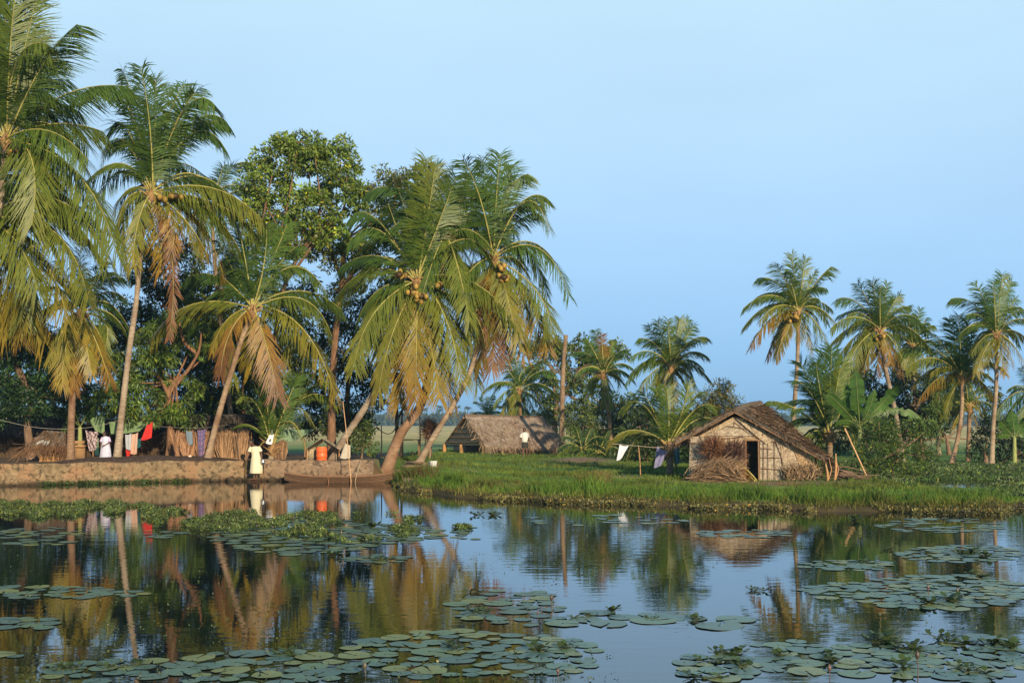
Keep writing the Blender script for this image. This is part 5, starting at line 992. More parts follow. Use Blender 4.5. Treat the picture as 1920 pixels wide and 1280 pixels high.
# ------------------------------------------------------------------ people
def person(label, origin, joints, links, head, hair_pts, clothes, hands=(), scale=1.0, group=None):
    """joints: name -> (x,y,z,r) in metres from the feet; links: pairs; one skinned body mesh, clothing as children"""
    o_ = np.array(origin); root = thing('person', label, 'person', tuple(o_), group)
    names = list(joints); idx = {n: i for i, n in enumerate(names)}
    V = [joints[n][:3] for n in names]; R = [joints[n][3] for n in names]; E = [(idx[a_], idx[b_]) for a_, b_ in links]
    for hn, dr in hands:                              # palm with four fingers and a thumb
        h0 = np.array(joints[hn][:3]); d = np.array(dr, float); d /= np.linalg.norm(d); s_ = np.cross(d, [0, 1, .2]); s_ /= np.linalg.norm(s_); nn = np.cross(d, s_)
        pm = h0+d*.055; V.append(pm); R.append(.026); ip = len(V)-1; E.append((idx[hn], ip))
        for k, (off, ln) in enumerate(((-.026, .06), (-.009, .072), (.009, .068), (.026, .052))):
            a_ = pm+d*.03+s_*off; b_ = a_+d*ln*.5+nn*.008; c_ = b_+d*ln*.4+nn*.022
            V += [a_, b_, c_]; R += [.010, .009, .007]; n0 = len(V)-3; E += [(ip, n0), (n0, n0+1), (n0+1, n0+2)]
        a_ = h0+d*.03-s_*.034; b_ = a_+d*.03-s_*.018+nn*.01; V += [a_, b_]; R += [.011, .009]; n0 = len(V)-2; E += [(idx[hn], n0), (n0, n0+1)]
    me = bpy.data.meshes.new('body'); me.from_pydata([tuple(np.array(v)*scale) for v in V], E, []); tmp = bpy.data.objects.new('tmp', me); C.objects.link(tmp)
    md = tmp.modifiers.new('s', 'SKIN')
    for i, sv in enumerate(me.skin_vertices[0].data): sv.radius = (R[i]*scale, R[i]*scale); sv.use_root = (i == 0)
    md.use_smooth_shade = True; sb = tmp.modifiers.new('ss', 'SUBSURF'); sb.levels = 2; sb.render_levels = 2
    dg = bpy.context.evaluated_depsgraph_get(); nm = bpy.data.meshes.new_from_object(tmp.evaluated_get(dg)); bpy.data.objects.remove(tmp)
    # head shaped from a ball and merged into the same mesh
    hx, hy, hz, hr, yaw, pitch = head
    mb = MB(); mb.ball((0, 0, 0), hr, (.78, .92, 1.12), 20, 16)
    Hv = np.concatenate(mb.V); f = -Hv[:, 1]/hr
    nose = np.exp(-((Hv[:, 0]/(hr*.16))**2+((Hv[:, 2]+hr*.12)/(hr*.25))**2))*(f > 0); Hv[:, 1] -= nose*hr*.28
    eye = sum(np.exp(-(((Hv[:, 0]-s*hr*.32)/(hr*.17))**2+((Hv[:, 2]-hr*.05)/(hr*.12))**2)) for s in (-1, 1))*(f > 0); Hv[:, 1] += eye*hr*.1
    mo = np.exp(-((Hv[:, 0]/(hr*.3))**2+((Hv[:, 2]+hr*.52)/(hr*.09))**2))*(f > 0); Hv[:, 1] -= mo*hr*.06
    Hv[:, 0] *= np.where(Hv[:, 2] < 0, 1+Hv[:, 2]/hr*.28, 1)
    Fh = mb.F4[0]
    ear = MB()
    for s in (-1, 1): ear.ball((s*hr*.78, hr*.05, -hr*.05), hr*.22, (.35, .7, 1.1), 8, 6)
    Hall = np.vstack([Hv]+ear.V); Fall = list(Fh)+[list(np.array(f_)+len(Hv)) for F_ in ear.F4 for f_ in F_]
    cp, sp_ = math.cos(pitch), math.sin(pitch); cy, sy = math.cos(yaw), math.sin(yaw)
    Rm = np.array([[cy, -sy, 0], [sy, cy, 0], [0, 0, 1]]) @ np.array([[1, 0, 0], [0, cp, -sp_], [0, sp_, cp]])
    Hall = (Hall @ Rm.T+np.array([hx, hy, hz]))*scale
    bv = [tuple(v.co) for v in nm.vertices]; bf = [tuple(p.vertices) for p in nm.polygons]
    me2 = bpy.data.meshes.new('body'); me2.from_pydata(bv+[tuple(v) for v in Hall], [], bf+[tuple(int(i)+len(bv) for i in f_) for f_ in Fall]); me2.materials.append(M['skin'])
    me2.polygons.foreach_set('use_smooth', [True]*len(me2.polygons)); me2.update(); b_ = bpy.data.objects.new('body', me2); C.objects.link(b_); b_.parent = root
    mb = MB(); mb.ball((0, hr*.16, hr*.2), hr*1.02, (.86, .95, 1.0), 18, 14); Hh = np.concatenate(mb.V); cut = (Hh[:, 1] < -hr*.35) & (Hh[:, 2] < hr*.55); Hh[cut, 1] = -hr*.3
    if hair_pts: bun = MB(); bun.ball(hair_pts[:3], hair_pts[3], (1, 1, 1), 12, 8); Hh = np.vstack([Hh]+bun.V); Fq = [mb.F4[0], bun.F4[0]+len(np.concatenate(mb.V))]
    else: Fq = [mb.F4[0]]
    hm = MB(); hm.add((Hh @ Rm.T+np.array([hx, hy, hz]))*scale+o_, np.concatenate(Fq)); finish('hair', hm, M['hair'], root, smooth=True)
    for nm_, rings, colr in clothes:            # rings: (x,y,z,rx,ry)
        mb = MB(); th = np.linspace(0, 2*np.pi, 29)[:-1]; rr = []
        for j, (x, y, z, rx, ry) in enumerate(rings):
            fold = 1+.045*np.sin(th*7+j*.3)*(j/len(rings)) if nm_ in ('dress', 'skirt', 'blouse') else 1+.02*np.sin(th*5+j)
            rr.append((np.stack([x+rx*fold*np.cos(th), y+ry*fold*np.sin(th), np.full(28, z)], 1))*scale+o_)
        mb.loft(rr, colr, cap=False); finish(nm_, mb, M['cloth'], root, smooth=True)
    for nm_, pts_, rads, colr in []: pass
    return root
def sleeve(root, name, pts, rads, col, scale=1.0):
    o_ = ORG[root.name]; mb = MB(); mb.tube(spline(np.array(pts)*scale+o_, 8), np.interp(np.linspace(0, 1, 8), np.linspace(0, 1, len(rads)), rads)*scale, 12, col); finish(name, mb, M['cloth'], root, smooth=True)
# woman in pale yellow dress, bending her head to the water on the steps
f0 = P(478, 897, 48.25); f0[2] = .06
J = dict(pelvis=(.05, .02, .92, .13), spine=(.03, 0, 1.12, .11), chest=(0, -.02, 1.30, .12), neck=(-.05, -.07, 1.42, .05), skull=(-.09, -.10, 1.50, .055),
         shl=(-.17, -.02, 1.34, .055), ell=(-.24, -.06, 1.09, .038), wrl=(-.30, -.14, .87, .026), shr=(.16, 0, 1.34, .055), elr=(.27, -.02, 1.10, .038), wrr=(.30, -.10, .87, .026),
         hil=(-.04, .02, .86, .095), knl=(-.05, -.04, .48, .062), anl=(-.03, .03, .09, .038), tol=(-.10, -.14, .035, .035), hir=(.13, .02, .86, .095), knr=(.10, -.02, .48, .062), anr=(.06, .05, .09, .038), tor=(.0, -.14, .035, .035))
LK = [('pelvis', 'spine'), ('spine', 'chest'), ('chest', 'neck'), ('neck', 'skull'), ('chest', 'shl'), ('shl', 'ell'), ('ell', 'wrl'), ('chest', 'shr'), ('shr', 'elr'), ('elr', 'wrr'), ('pelvis', 'hil'), ('hil', 'knl'), ('knl', 'anl'), ('anl', 'tol'), ('pelvis', 'hir'), ('hir', 'knr'), ('knr', 'anr'), ('anr', 'tor')]
YD = (.74, .67, .46)
pw = person('woman in a pale yellow dress standing on the stone steps at the water, head bowed', f0, J, LK, (-.12, -.13, 1.56, .108, -.5, .55), (0, .11, .02, .06), [
    ('dress', [(.0, -.01, 1.40, .10, .08), (.0, -.01, 1.36, .185, .12), (.0, -.01, 1.28, .185, .145), (.02, 0, 1.12, .165, .135), (.04, .01, .98, .18, .15), (.05, .02, .85, .215, .18), (.06, .01, .65, .24, .20), (.06, 0, .45, .255, .215), (.05, 0, .30, .26, .22), (.05, 0, .28, .25, .21)], YD)], hands=[('wrl', (-.2, -.3, -1)), ('wrr', (.1, -.3, -1))])
sleeve(pw, 'sleeve', [(-.14, -.02, 1.36), (-.19, -.03, 1.26), (-.215, -.04, 1.17)], [.075, .075, .082], YD); sleeve(pw, 'sleeve', [(.13, 0, 1.36), (.20, 0, 1.26), (.24, -.01, 1.17)], [.075, .075, .082], YD)
mb = MB(); c = f0+np.array([.36, -.14, .78]); mb.loft([np.stack([c[0]+rr*np.cos(th_), c[1]+rr*np.sin(th_), np.full(24, c[2]+z)], 1) for z, rr in ((-.11, .02), (-.10, .07), (-.04, .10), (.02, .085), (.05, .05), (.08, .055), (.09, .065))], (1, 1, 1)); one('metal_pot', mb, M['metal'], 'small shiny metal pot held at the side of the woman in yellow', 'pot', smooth=True)
# man in white shirt by the long hut
f1 = G(984, 68); J2 = dict(pelvis=(0, 0, .90, .12), spine=(0, 0, 1.10, .115), chest=(0, 0, 1.32, .13), neck=(-.01, -.01, 1.48, .05), skull=(-.02, -.02, 1.55, .055), shl=(-.19, 0, 1.40, .055), ell=(-.25, .02, 1.12, .04), wrl=(-.27, -.06, .88, .028), shr=(.19, 0, 1.40, .055), elr=(.25, -.03, 1.13, .04), wrr=(.20, -.20, 1.02, .028),
    hil=(-.10, 0, .86, .085), knl=(-.11, -.02, .48, .06), anl=(-.11, .03, .09, .04), tol=(-.13, -.13, .03, .035), hir=(.10, 0, .86, .085), knr=(.11, -.03, .48, .06), anr=(.12, .02, .09, .04), tor=(.14, -.14, .03, .035))
pm_ = person('man in white shirt and dark shorts standing in grass before the long hut', f1, J2, LK, (-.03, -.03, 1.62, .112, -.2, .05), None, [
    ('shirt', [(0, 0, 1.49, .08, .07), (0, 0, 1.45, .17, .10), (0, 0, 1.36, .205, .14), (0, 0, 1.15, .185, .14), (0, 0, .93, .185, .145), (0, 0, .92, .17, .13)], (.78, .76, .70)), ('shorts', [(0, 0, .95, .165, .13), (0, 0, .85, .185, .15), (0, 0, .60, .195, .14), (0, 0, .59, .18, .13)], (.05, .05, .045))], hands=[('wrl', (0, -.1, -1)), ('wrr', (.2, -.6, .3))])
for s in (-1, 1): sleeve(pm_, 'sleeve', [(s*.16, 0, 1.42), (s*.215, 0, 1.30), (s*.235, .0, 1.20)], [.075, .072, .075], (.78, .76, .70))
mb = MB(); c = f1+np.array([.26, -.3, 0]); mb.tube([c, c+np.array([0, .1, 2.15])], [.02, .015], 6, (.5, .35, .25)); one('walking_pole', mb, M['wood'], 'long thin dark pole held upright by the man in white shirt', 'pole')
# child half hidden behind the slanting palm
f2 = G(805, 57); cc_ = .74
pc = person('person in white top and dark shorts half hidden behind the slanting palm trunk', f2, J2, LK, (-.03, -.03, 1.62, .115, .4, .2), None, [
    ('shirt', [(0, 0, 1.49, .08, .07), (0, 0, 1.45, .17, .10), (0, 0, 1.36, .20, .14), (0, 0, 1.15, .18, .14), (0, 0, .93, .185, .145)], (.78, .74, .66)), ('shorts', [(0, 0, .95, .165, .13), (0, 0, .85, .19, .15), (0, 0, .58, .20, .15)], (.03, .03, .06))], hands=[('wrl', (0, -.1, -1)), ('wrr', (.2, -.6, .3))], scale=cc_)
for s in (-1, 1): sleeve(pc, 'sleeve', [(s*.16, 0, 1.42), (s*.215, 0, 1.30), (s*.235, .0, 1.20)], [.075, .072, .075], (.78, .74, .66), cc_)
# person in white and lilac blouse behind the soil heap
f3 = G(198, 49.0); f3[2] = .78
J3 = dict(J2); J3.update(wrl=(-.18, -.26, .92, .028), ell=(-.26, -.08, 1.13, .04), wrr=(.02, -.28, .96, .028), elr=(.27, -.10, 1.14, .04))
sc3 = .72
pl_ = person('person in white and lilac dress facing left behind the black soil heap', f3, J3, LK, (-.05, -.03, 1.62, .115, -.9, .1), (0, .12, 0, .05), [
    ('dress', [(0, 0, 1.49, .09, .08), (0, 0, 1.44, .19, .12), (0, 0, 1.34, .22, .16), (0, 0, 1.15, .21, .17), (0, 0, .95, .24, .19), (0, 0, .7, .29, .23), (0, 0, .40, .32, .26), (0, 0, .22, .33, .26)], (.62, .62, .78))], hands=[('wrl', (-.3, -.8, -.5)), ('wrr', (-.6, -.6, -.2))], scale=sc3)
for s in (-1, 1): sleeve(pl_, 'sleeve', [(s*.16, 0, 1.42), (s*.225, -.02, 1.28), (s*.25, -.06, 1.16)], [.08, .082, .09], (.60, .50, .74), sc3)

# ------------------------------------------------------------------ grass and water weed
def blades(mb, x, y, z, h, w_, col, seed, lean=.35):
    r = np.random.default_rng(seed); k = len(x); a_ = r.uniform(0, 6.28, k); p = np.stack([x, y, z], 1)
    s_ = np.stack([np.cos(a_), np.sin(a_), 0*a_], 1); b_ = r.uniform(0, 6.28, k); ln = (np.stack([np.cos(b_), np.sin(b_), 0*b_], 1))*(h*lean*r.uniform(.2, 1.5, k))[:, None]
    up = np.array([0, 0, 1.])*h[:, None]; w_ = (w_*r.uniform(.7, 1.3, k))[:, None]
    V = np.stack([p-s_*w_, p+s_*w_, p+up*.6+ln*.4+s_*w_*.8, p+up*.6+ln*.4-s_*w_*.8, p+up*.95+ln+s_*w_*.1, p+up*.95+ln-s_*w_*.1], 1)
    F = (np.arange(k)*6)[:, None, None]+np.array([[0, 1, 2, 3], [3, 2, 4, 5]]); mb.add(V.reshape(-1, 3), F.reshape(-1, 4), np.repeat(col, 6, 0))
r = np.random.default_rng(77); n = 190000
px = r.uniform(690, 2000, n); py = 793+r.uniform(48, 172, n); Yb = 2.08*FPX/(py-793); xb = (px-CX)/FPX*Yb; db = Yb-shoreY(xb); zb = H(xb, Yb)
ok = (db > .05) & (zb > .05) & (xb > -5.6)
def clear(cx, cy, rx, ry): 
    global ok
    e_ = np.exp(-(((xb-cx)/rx)**2+((Yb-cy)/ry)**2)*1.2); ok &= ~((e_+r.normal(0, .12, n)) > .35)
for px_, Yp, rx, ry in ((1500, 42.0, 2.4, 1.2), (1330, 42.8, 2.0, .8), (1190, 45.5, 2.0, .5), (860, 48, 1.2, .6), (940, 63, 2.6, .7), (1095, 60, 1.8, 1.6), (1130, 48, 3.0, .35), (760, 50, 1.6, 1.8)): clear((px_-CX)/FPX*Yp, Yp, rx, ry)
hutmask = (xb > 6.9) & (xb < 12.2) & (Yb > 43.2) & (Yb < 48); ok &= ~hutmask
xb, Yb, zb, db = xb[ok], Yb[ok], zb[ok], db[ok]; k = len(xb)
lush = (1-sst(2.2, 5.0, db)); nz = vnoise(xb, Yb, .9, 31, 4); n2 = vnoise(xb, Yb, 3.5, 33, 3)
h = (.08+.07*np.clip(n2+nz, -1, 2)+.05*r.uniform(0, 1, k))+lush*(.12+.13*nz+.12*n2)*sst(.1, 1.1, db); h = np.clip(h, .05, .45)*r.uniform(.5, 1.4, k)
c1 = np.array([.085, .180, .020]); c2 = np.array([.125, .22, .028]); c3 = np.array([.16, .15, .035]); c4 = np.array([.025, .070, .015])
h = h*(1-.6*sst(13.2, 15.5, xb))*(1+.7*np.clip(vnoise(xb, Yb, 1.7, 88, 3), -.6, 1)); q = np.clip(.5+.5*nz+r.normal(0, .25, k), 0, 1)[:, None]; col = c1*(1-q)+c2*q
dk = (np.clip(n2-.2, 0, 1)*1.2)[:, None]; col = col*(1-dk)+c4*dk
yl = (np.clip((1-sst(.5, 1.3, db))*.9+(1-lush)*(.35+.3*nz)+(r.uniform(size=k) < .05)*.8, 0, 1))[:, None]; col = col*(1-yl)+c3*yl*r.uniform(.6, 1.2, k)[:, None]
n4 = vnoise(xb, Yb, .6, 61, 4); bp_ = (np.clip((n4-.45)*3, 0, 1)*(r.uniform(size=k) < .75))[:, None]; col = col*(1-bp_)+np.array([.20, .12, .05])*r.uniform(.6, 1.2, k)[:, None]*bp_
n5 = vnoise(xb, Yb, 1.6, 63, 3); kp = (n5 > -.75) | (r.uniform(size=k) < .35); col = np.clip(col*(1+.35*n5[:, None]), .01, .6); xb, Yb, zb, h, col = xb[kp], Yb[kp], zb[kp], h[kp], col[kp]
mb = MB(); blades(mb, xb, Yb, zb-.02, h, .011*Yb/38, col, 6, .5)
o = finish('grass', mb, M['grass']); tag(o, 'lush green grass covering the river bank', 'grass', kind='stuff')
# tall reedy tufts on the bank corner near the canoe bow
for i, (px_, py_, s_, lab) in enumerate([(786, 892, 1.0, 'tall reddish reed tuft on the bank right of the canoe bow'), (760, 890, .8, 'dense green grass tuft touching the canoe bow'), (905, 905, .6, 'pale grass tuft on the bank below the red earth path'), (1105, 900, .8, 'yellowish spiky grass tuft in the middle of the bank'), (1125, 895, .7, 'straw coloured tuft beside the yellowish spiky one'), (845, 900, .7, 'green tuft at the bank edge under the slanting palm')]):
    Yp = YW(py_+8, .25); x0 = (px_-CX)/FPX*Yp; k = 420; rr = np.random.default_rng(90+i); x = x0+rr.normal(0, .28*s_, k); y = Yp+rr.normal(0, .2, k)
    cl = np.array([[.10, .13, .03], [.09, .15, .02], [.14, .16, .04], [.20, .18, .05], [.28, .22, .09], [.08, .15, .02]][i])*rr.uniform(.6, 1.3, k)[:, None]
    if i == 0: cl[::3] = np.array([.22, .10, .05])
    mb = MB(); blades(mb, x, y, H(x, y)-.02, rr.uniform(.3, .75, k)*s_, np.full(k, .013), cl, 95+i, .6); one('grass_tuft', mb, M['grass'], lab, 'grass tuft', 'tall grass tufts on the bank')
# low leafy weed rim along the waterline and the second bank beyond the channel
mb = MB(); r = np.random.default_rng(41); k = 2600
xw = r.uniform(-5.4, 19, k); yw = shoreY(xw)+r.normal(-.05, .28, k)-.1; cen = np.stack([xw, yw, np.maximum(H(xw, yw), 0)+.05], 1)
kp = vnoise(xw, yw, 1.3, 19, 3) > -.15+.0*xw; leaves(mb, cen[kp], np.full(kp.sum(), .10), 13, .07, (.13, .125, .04), .5, -.4, 42, .55)
k = 500; xw = r.uniform(-34, -9.6, k); xw = xw[(vnoise(xw, 0*xw, .8, 9) > .15)]; yw = shoreY(xw)-r.uniform(0, .35, len(xw)); cen = np.stack([xw, yw, 0*xw+.04], 1); leaves(mb, cen, np.full(len(cen), .12), 14, .08, (.05, .095, .02), .5, -.6, 43)
o = finish('bank_weed', mb, M['leaf']); tag(o, 'low yellow green water weed fringing the bank', 'water weed', kind='stuff')
mb = MB(); k = 5600; r = np.random.default_rng(44)
xw = r.uniform(13.5, 34, k); yw = r.uniform(36, 58, k); g = H(xw, yw); dd = yw-shoreY(xw)
ok = (g > -.6) & ~((np.abs((xw/yw*FPX+CX)-1790) < 75) & (yw > 37.5) & (yw < 49.6)) & ((dd > -2.5) | (yw > 43)); xw, yw, g = xw[ok], yw[ok], g[ok]
leaves(mb, np.stack([xw, yw, np.maximum(g, 0)+.03], 1), np.where(yw < 50, .12, .24), 22, .10, (.08, .125, .035), .55, -.3, 45, .45)
o = finish('creek_plants', mb, M['leaf']); tag(o, 'dull green floating plants choking the side creek at right', 'water plants', kind='stuff')

# ------------------------------------------------------------------ floating plants
def W(px, py): Y = CZ*FPX/(py-HY); return (px-CX)/FPX*Y, Y
def ell(poly_r, n, r):
    return None
r = np.random.default_rng(123)
# hyacinth mat: dense rosettes across the left half
mb = MB(); k = 5200; u = r.uniform(-30, 880, k); t_ = r.uniform(-1, 1, k)
cen_y = np.interp(u, [-30, 120, 300, 450, 620, 800, 860], [950, 952, 968, 985, 985, 985, 990]); hw = np.interp(u, [-30, 120, 250, 400, 600, 800, 860], [13, 13, 12, 24, 26, 20, 6])
v = cen_y+t_*hw+6*np.sin(u*.021)+3*np.sin(u*.11); keep = (vnoise(u*.03, v*.12, 1.0, 17, 3) > -.25+np.interp(u, [0, 300, 860], [-.35, .12, .45]))
X_, Y_ = W(u[keep], v[keep]); cen = np.stack([X_, Y_, np.full(len(X_), .02)], 1); leaves(mb, cen, np.full(len(cen), .07), 12, .06, (.07, .105, .026), .6, -.5, 46, .45)
k = 2600; u = r.uniform(-40, 1960, k); v = 793+r.uniform(130, 487, k)**1.0; X_, Y_ = W(u, v); kk_ = (Y_ < shoreY(X_)-.4) & (vnoise(X_, Y_, .7, 71, 3) > .1); X_, Y_ = X_[kk_], Y_[kk_]
leaves(mb, np.stack([X_, Y_, 0*X_+.006], 1), np.full(len(X_), .05), 3, .03, (.06, .085, .035), .7, 0, 47, .4)
o = finish('floating_weed', mb, M['leaf']); tag(o, 'bright green mat of floating weed drifting along the left shore', 'floating weed', kind='stuff')
# single hyacinth clumps
protos = []
def hy_mesh(seed, s=1.0):
    r = np.random.default_rng(seed); mb = MB()
    mb.ball((0, 0, .01), .05*s, (1, 1, .5), 6, 4, (.05, .07, .025))
    for c in range(r.integers(2, 5)):
        cx_, cy_ = r.normal(0, .11*s, 2); mb.tube([[0, 0, .01], [cx_, cy_, .01]], .012, 4, (.05, .07, .025))
        for k in range(9):
            a_ = r.uniform(0, 6.28); R_ = r.uniform(.05, .13)*s; b_ = np.array([cx_, cy_, 0]); e_ = b_+np.array([math.cos(a_)*R_, math.sin(a_)*R_, r.uniform(.02, .08)*s]); mb.tube([b_, (b_+e_)/2+np.array([0, 0, .02]), e_], [.008, .007, .005], 4, (.07, .09, .03), cap=False)
            d = np.array([math.cos(a_), math.sin(a_), r.uniform(0, .9)]); d /= np.linalg.norm(d); sd_ = np.array([-math.sin(a_), math.cos(a_), 0]); L_ = r.uniform(.075, .12)*s
            g_ = [e_, e_+d*L_*.35+sd_*L_*.42, e_+d*L_*.8+sd_*L_*.34, e_+d*L_, e_+d*L_*.8-sd_*L_*.34, e_+d*L_*.35-sd_*L_*.42]
            cl = np.array([.05, .085, .025])*r.uniform(.6, 1.5); mb.add(g_, [[0, 1, 2, 3], [0, 3, 4, 5]], cl)
    return mb
prt = {}
def place(kind, mbf, m, nvar, x, y, z, s, rz, label, cat, group):
    key = (kind,)
    if key not in prt: prt[key] = []
    L_ = prt[key]
    if len(L_) < nvar:
        o = finish(kind, mbf(len(L_)), m, None, False); L_.append(o)
    else:
        o = L_[int(rng.integers(nvar))].copy(); C.objects.link(o)
    o.location = (x, y, z); o.scale = (s, s, s); o.rotation_euler = (0, 0, rz); ORG[o.name] = np.array([x, y, z])
    return tag(o, label, cat, group)
hc = [(1150, 1148, 1.0, 'leafy weed clump on open water right of the lotus bud'), (1092, 1158, .9, 'leafy weed clump just right of the tall lotus bud'), (1220, 1160, .5, 'small dark weed clump beside a lone lily pad in open water'), (1308, 1162, .9, 'weed clump left of the brown palm reflection'), (1372, 1226, 1.1, 'bushy weed clump at lower right of centre'), (1416, 1108, .7, 'small weed tuft on the palm reflection'),
      (912, 1150, 1.0, 'weed clump among pads right of the yellow reflection'), (885, 1112, .9, 'weed clump at the top of the centre pad raft'), (1016, 1222, 1.2, 'dark weed clump at the right end of the front pad raft'), (1064, 1216, 1.0, 'weed clump on the pads right of the front raft'), (860, 1214, .8, 'weed clump in the middle of the front pad raft'), (894, 965, .9, 'round weed clump in mid water, left one of the close pair'), (922, 965, .9, 'round weed clump in mid water, right one of the close pair'),
      (1670, 1206, 1.4, 'broad reddish weed clump among right hand pads'), (1765, 1206, 1.3, 'domed weed clump among right hand pads'), (1718, 1220, 1.2, 'flat weed clump between two domed clumps at right'), (1885, 1210, 1.4, 'weed clump at the right picture edge'), (1840, 1080, 1.2, 'weed clump on the upper right pad raft'), (1790, 1130, 1.6, 'long weed clump below the upper right pad raft'), (1740, 1134, 1.3, 'weed clump left of the long one under the raft'),
      (1800, 1038, 1.3, 'weed clump on far right pads'), (1840, 1044, 1.3, 'second weed clump on far right pads'), (1600, 975, 1.3, 'far weed clump below the grassy point'), (1465, 1230, .9, 'weed tuft under the palm reflection at lower right'), (1395, 1250, 1.0, 'low weed tuft near the bottom right pads'), (1330, 1242, .9, 'weed tuft left of the bottom right pads'), (1570, 1236, .9, 'small weed tuft among bottom right pads'), (1700, 1255, 1.2, 'dark weed clump near the bottom among right pads'),
      (1810, 1262, 1.0, 'weed clump near the bottom right corner'), (1320, 1272, 1.0, 'weed clump at the bottom edge right of centre'), (235, 1250, 1.1, 'lone weed clump on dark water at lower left'), (120, 1256, .8, 'weed clump close to the bottom left corner'), (700, 990, 1.3, 'weed clump below the canoe'), (720, 1052, 1.0, 'weed tuft on a small pad island'), (1660, 1030, .6, 'tiny weed tuft in the right hand reflections'), (1620, 1055, .7, 'weed tuft on the narrow far pads'),
      (640, 1040, 1.0, 'weed clump under the leaning palm reflection'), (545, 1228, .9, 'yellowish weed clump among the lower left pads')]
for i, (px_, py_, s_, lab) in enumerate(hc):
    x, y = W(px_, py_); place('water_plant', lambda j: hy_mesh(200+j), M['leaf'], 8, x, y, .005, (.62*s_*(1+max(0, y-16)*.03)), rng.uniform(0, 6.28), lab, 'water plant', 'clumps of leafy floating water plants')
# lily pads
def pad_mesh(j):
    r = np.random.default_rng(300+j); n = 30; mb = MB(); gap = .12; th = np.linspace(gap, 2*np.pi-gap, n); rings = []
    ph = r.uniform(0, 6.28, 3)
    for q, z in ((.08, -.002), (.55, .002), (.92, .003), (1.0, .004)):
        rr = q*(1+.05*np.sin(th*2+ph[2])+.03*np.sin(th*3+ph[0])+.02*np.sin(th*7+ph[1])+(r.normal(0, .012, n) if q == 1.0 else 0)); zz = z+(.022 if j % 4 == 0 else .004)*q*q*np.sin(th*2+ph[2])+.004*q*np.sin(th*5+ph[1]); rings.append(np.stack([rr*np.cos(th), rr*np.sin(th), zz], 1))
    V = np.concatenate(rings); tint = [(1, 1, 1), (1.25, 1.2, .85), (.85, .95, 1.0), (1.1, 1.15, 1.05), (1.9, 1.35, .6), (.8, .9, 1.05)][j % 6]
    K = np.ones((len(V), 3))*tint; K[3*n:] *= (1.05, .95, .8); mb.grid(V, n, 4, K)
    bt = rings[-1]-np.array([0, 0, .006]); mb.grid(np.concatenate([rings[-1], bt]), n, 2, (.8, .6, .5)); return mb
pads = []
def raft(cx_, cy_, rx, ry, n, lab, rmin=.08, rmax=.21, tight=.84):
    c = 0; n = int(n*1.35)
    for tr in range(n*14):
        if c >= n: break
        a_ = r.uniform(0, 6.28); q = math.sqrt(r.uniform(0, 1)); px_, py_ = cx_+rx*q*math.cos(a_), cy_+ry*q*math.sin(a_); x, y = W(px_, py_); R_ = r.uniform(rmin, rmax)
        if y-float(shoreY(x)) > -.6: continue
        if any((x-X0)**2+(y-Y1)**2 < ((R_+R0)*tight)**2 for X0, Y1, R0, _ in pads): continue
        pads.append((x, y, R_, lab)); c += 1
raft(840, 1225, 190, 45, 85, 'grey green lily pad in the crowded front raft left of centre')
raft(1000, 1230, 120, 40, 20, 'pale lily pad along the right end of the front raft')
raft(960, 1140, 110, 34, 26, 'lily pad in the centre raft around the weed clumps')
raft(470, 1252, 240, 30, 34, 'lily pad in the bottom left raft beside the trunk reflection')
raft(170, 1258, 90, 20, 10, 'yellowish lily pad near the bottom left corner')
raft(90, 1110, 130, 12, 22, 'lily pad in the dark left water below the stout palm reflection')
raft(250, 1112, 30, 5, 3, 'lily pad lying across the slim palm trunk reflection')
raft(50, 1168, 60, 11, 9, 'lily pad at the left edge in the middle of the dark water')
raft(10, 1232, 30, 8, 2, 'single pale lily pad cut by the left picture edge')
raft(70, 1005, 80, 18, 26, 'thin looking far lily pad at the left under the weed mat')
raft(300, 1000, 40, 8, 6, 'far lily pad in front of the red cloth reflection')
raft(560, 1005, 160, 36, 90, 'small far lily pad mixed into the floating weed', .13, .22)
raft(720, 1000, 110, 18, 34, 'far lily pad around the leaning palm reflection', .15, .22)
raft(700, 1048, 60, 8, 10, 'lily pad on the small island under the fruiting palm reflection')
raft(880, 1000, 40, 12, 6, 'scattered far lily pad left of the sky reflection')
raft(1100, 1160, 90, 14, 8, 'isolated lily pad in open water around the tall bud', .2, .28)
raft(1230, 1160, 60, 8, 4, 'isolated lily pad in the open sky reflection', .2, .28)
raft(1075, 1215, 50, 16, 8, 'bright lily pad with weeds just right of the front raft')
raft(1340, 1166, 70, 9, 6, 'wide lily pad at the left side of the brown palm reflection', .2, .3)
raft(1760, 1110, 170, 32, 92, 'blue green lily pad in the large upper right raft')
raft(1590, 1108, 70, 16, 18, 'lily pad trailing left of the large upper right raft')
raft(1590, 1060, 90, 10, 18, 'narrow far lily pad below the banana reflection')
raft(1800, 1038, 120, 16, 44, 'far lily pad near the right picture edge')
raft(1400, 1000, 90, 8, 18, 'thin far lily pad on the hut reflection')
raft(1760, 985, 120, 14, 40, 'thin far lily pad below the grassy point')
raft(1130, 975, 160, 10, 18, 'tiny far lily pad under the green bank')
raft(1640, 1240, 230, 30, 80, 'lily pad in the broad lower right raft')
raft(1830, 1235, 100, 42, 40, 'olive lily pad among weed clumps at lower right')
raft(1340, 1250, 90, 26, 22, 'lily pad at the left end of the lower right raft')
raft(1480, 1210, 60, 8, 6, 'lily pad under the brown palm reflection at right')
pads.sort(key=lambda p: p[1]/p[2])
for i, (x, y, R_, lab) in enumerate(pads[:300]):
    o = place('lily_pad', pad_mesh, M['pad'], 12, x, y, .006+.0016*(i % 4), R_, r.uniform(0, 6.28), lab, 'lily pad', 'lily pads: '+lab)
mb = MB()
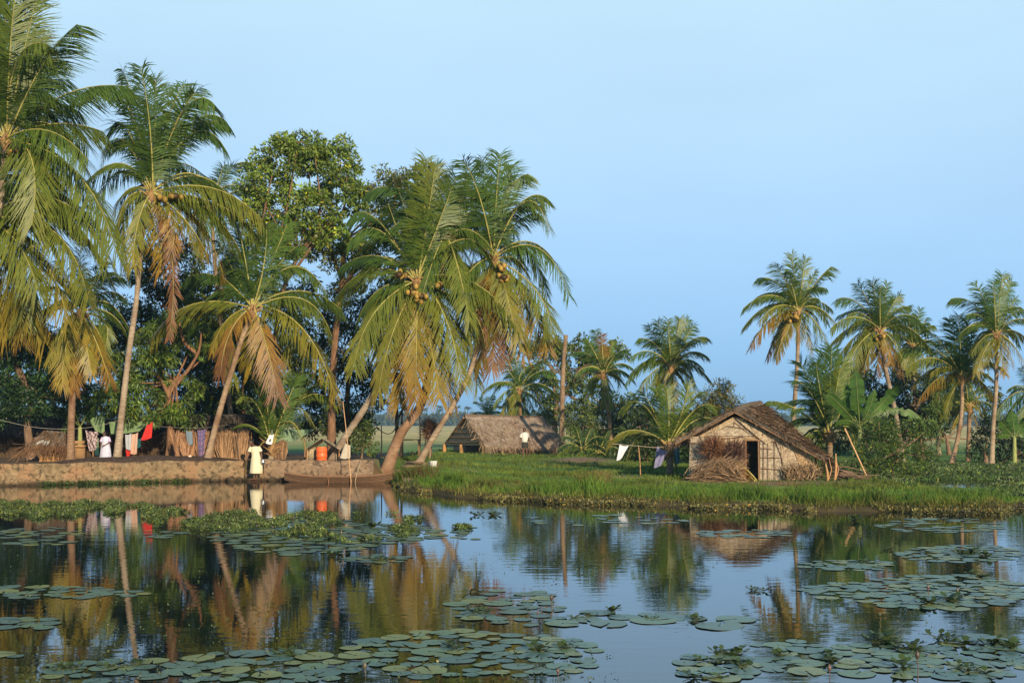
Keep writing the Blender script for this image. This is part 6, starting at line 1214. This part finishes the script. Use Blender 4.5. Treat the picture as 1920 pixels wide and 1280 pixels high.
for i, (x, y, R_, lab) in enumerate(pads[300:]):
    pm2 = pad_mesh(i % 12)
    a_ = r.uniform(0, 6.28); ca, sa = math.cos(a_), math.sin(a_); off = 0
    for v, kk, f in zip(pm2.V, pm2.K, pm2.F4):
        q = v.copy(); q[:, :2] = (v[:, :2] @ np.array([[ca, sa], [-sa, ca]]))*R_; q[:, 2] *= R_; mb.add(q+np.array([x, y, .006+.0016*(i % 4)]), f-off, kk); off += len(v)
if mb.n: o = finish('distant_lily_pads', mb, M['pad']); tag(o, 'many small lily pads spread over the farther water', 'lily pads', kind='stuff')
# lotus buds on stalks
def bud_mesh(j):
    r = np.random.default_rng(500+j); mb = MB(); h = [.30, .16, .12][j % 3]; mb.tube(spline([[0, 0, -.05], [.01, 0, h*.5], [.0, .01, h]], 8), .007, 5, (.10, .07, .05), cap=False)
    cl = [(.07, .045, .03), (.11, .06, .045), (.10, .08, .045)][j % 3]; mb.loft([np.stack([rr*np.cos(th_), rr*np.sin(th_), np.full(24, h+z)], 1) for z, rr in ((-.02, .006), (0, .02), (.03, .03), (.06, .024), (.09, .006))], cl); return mb
for px_, py_, s_, lab in ((1034, 1158, 1.0, 'tall brown lotus bud on a stalk in open water'), (1008, 1162, .6, 'short lotus bud left of the tall brown one'), (684, 1268, .9, 'orange pink lotus bud among the front pads'), (1046, 1278, .7, 'short bud at the bottom edge centre'), (1720, 1278, 1.0, 'thick dark bud at the bottom edge right'), (1555, 1278, .9, 'thin dark bud stalk at the bottom edge right of centre'), (640, 1010, .8, 'pale bud stalk left of the leaning palm reflection'), (440, 978, .6, 'small pink bud on the far weed mat'), (550, 980, .6, 'small white bud on the far weed mat'), (1740, 1118, .9, 'bud standing on the upper right raft'), (1795, 1120, .9, 'second bud standing on the upper right raft')):
    x, y = W(px_, py_); place('lotus_bud', bud_mesh, M['plastic'], 3, x, y, 0, s_*(.75 if py_ > 1100 else 1.1), 0, lab, 'lotus bud', 'lotus buds on stalks')

# ------------------------------------------------------------------ haze
mb = MB(); x0, x1, y0, y1, z0, z1 = -3600, 3600, -320, 4500, -3, 22
mb.add([[x0, y0, z0], [x1, y0, z0], [x1, y1, z0], [x0, y1, z0], [x0, y0, z1], [x1, y0, z1], [x1, y1, z1], [x0, y1, z1]], [[0, 3, 2, 1], [4, 5, 6, 7], [0, 1, 5, 4], [1, 2, 6, 5], [2, 3, 7, 6], [3, 0, 4, 7]])
hm = bpy.data.materials.new('haze'); hm.use_nodes = True; N = hm.node_tree.nodes; N.remove(N['Principled BSDF'])
pv = N.new('ShaderNodeVolumePrincipled'); pv.inputs['Color'].default_value = (.45, .75, 1, 1); pv.inputs['Density'].default_value = .00032; pv.inputs['Anisotropy'].default_value = 0.1
hm.node_tree.links.new(pv.outputs[0], N['Material Output'].inputs['Volume'])
o = finish('haze', mb, hm); tag(o, 'thin bluish evening haze over the fields', 'haze', kind='stuff')
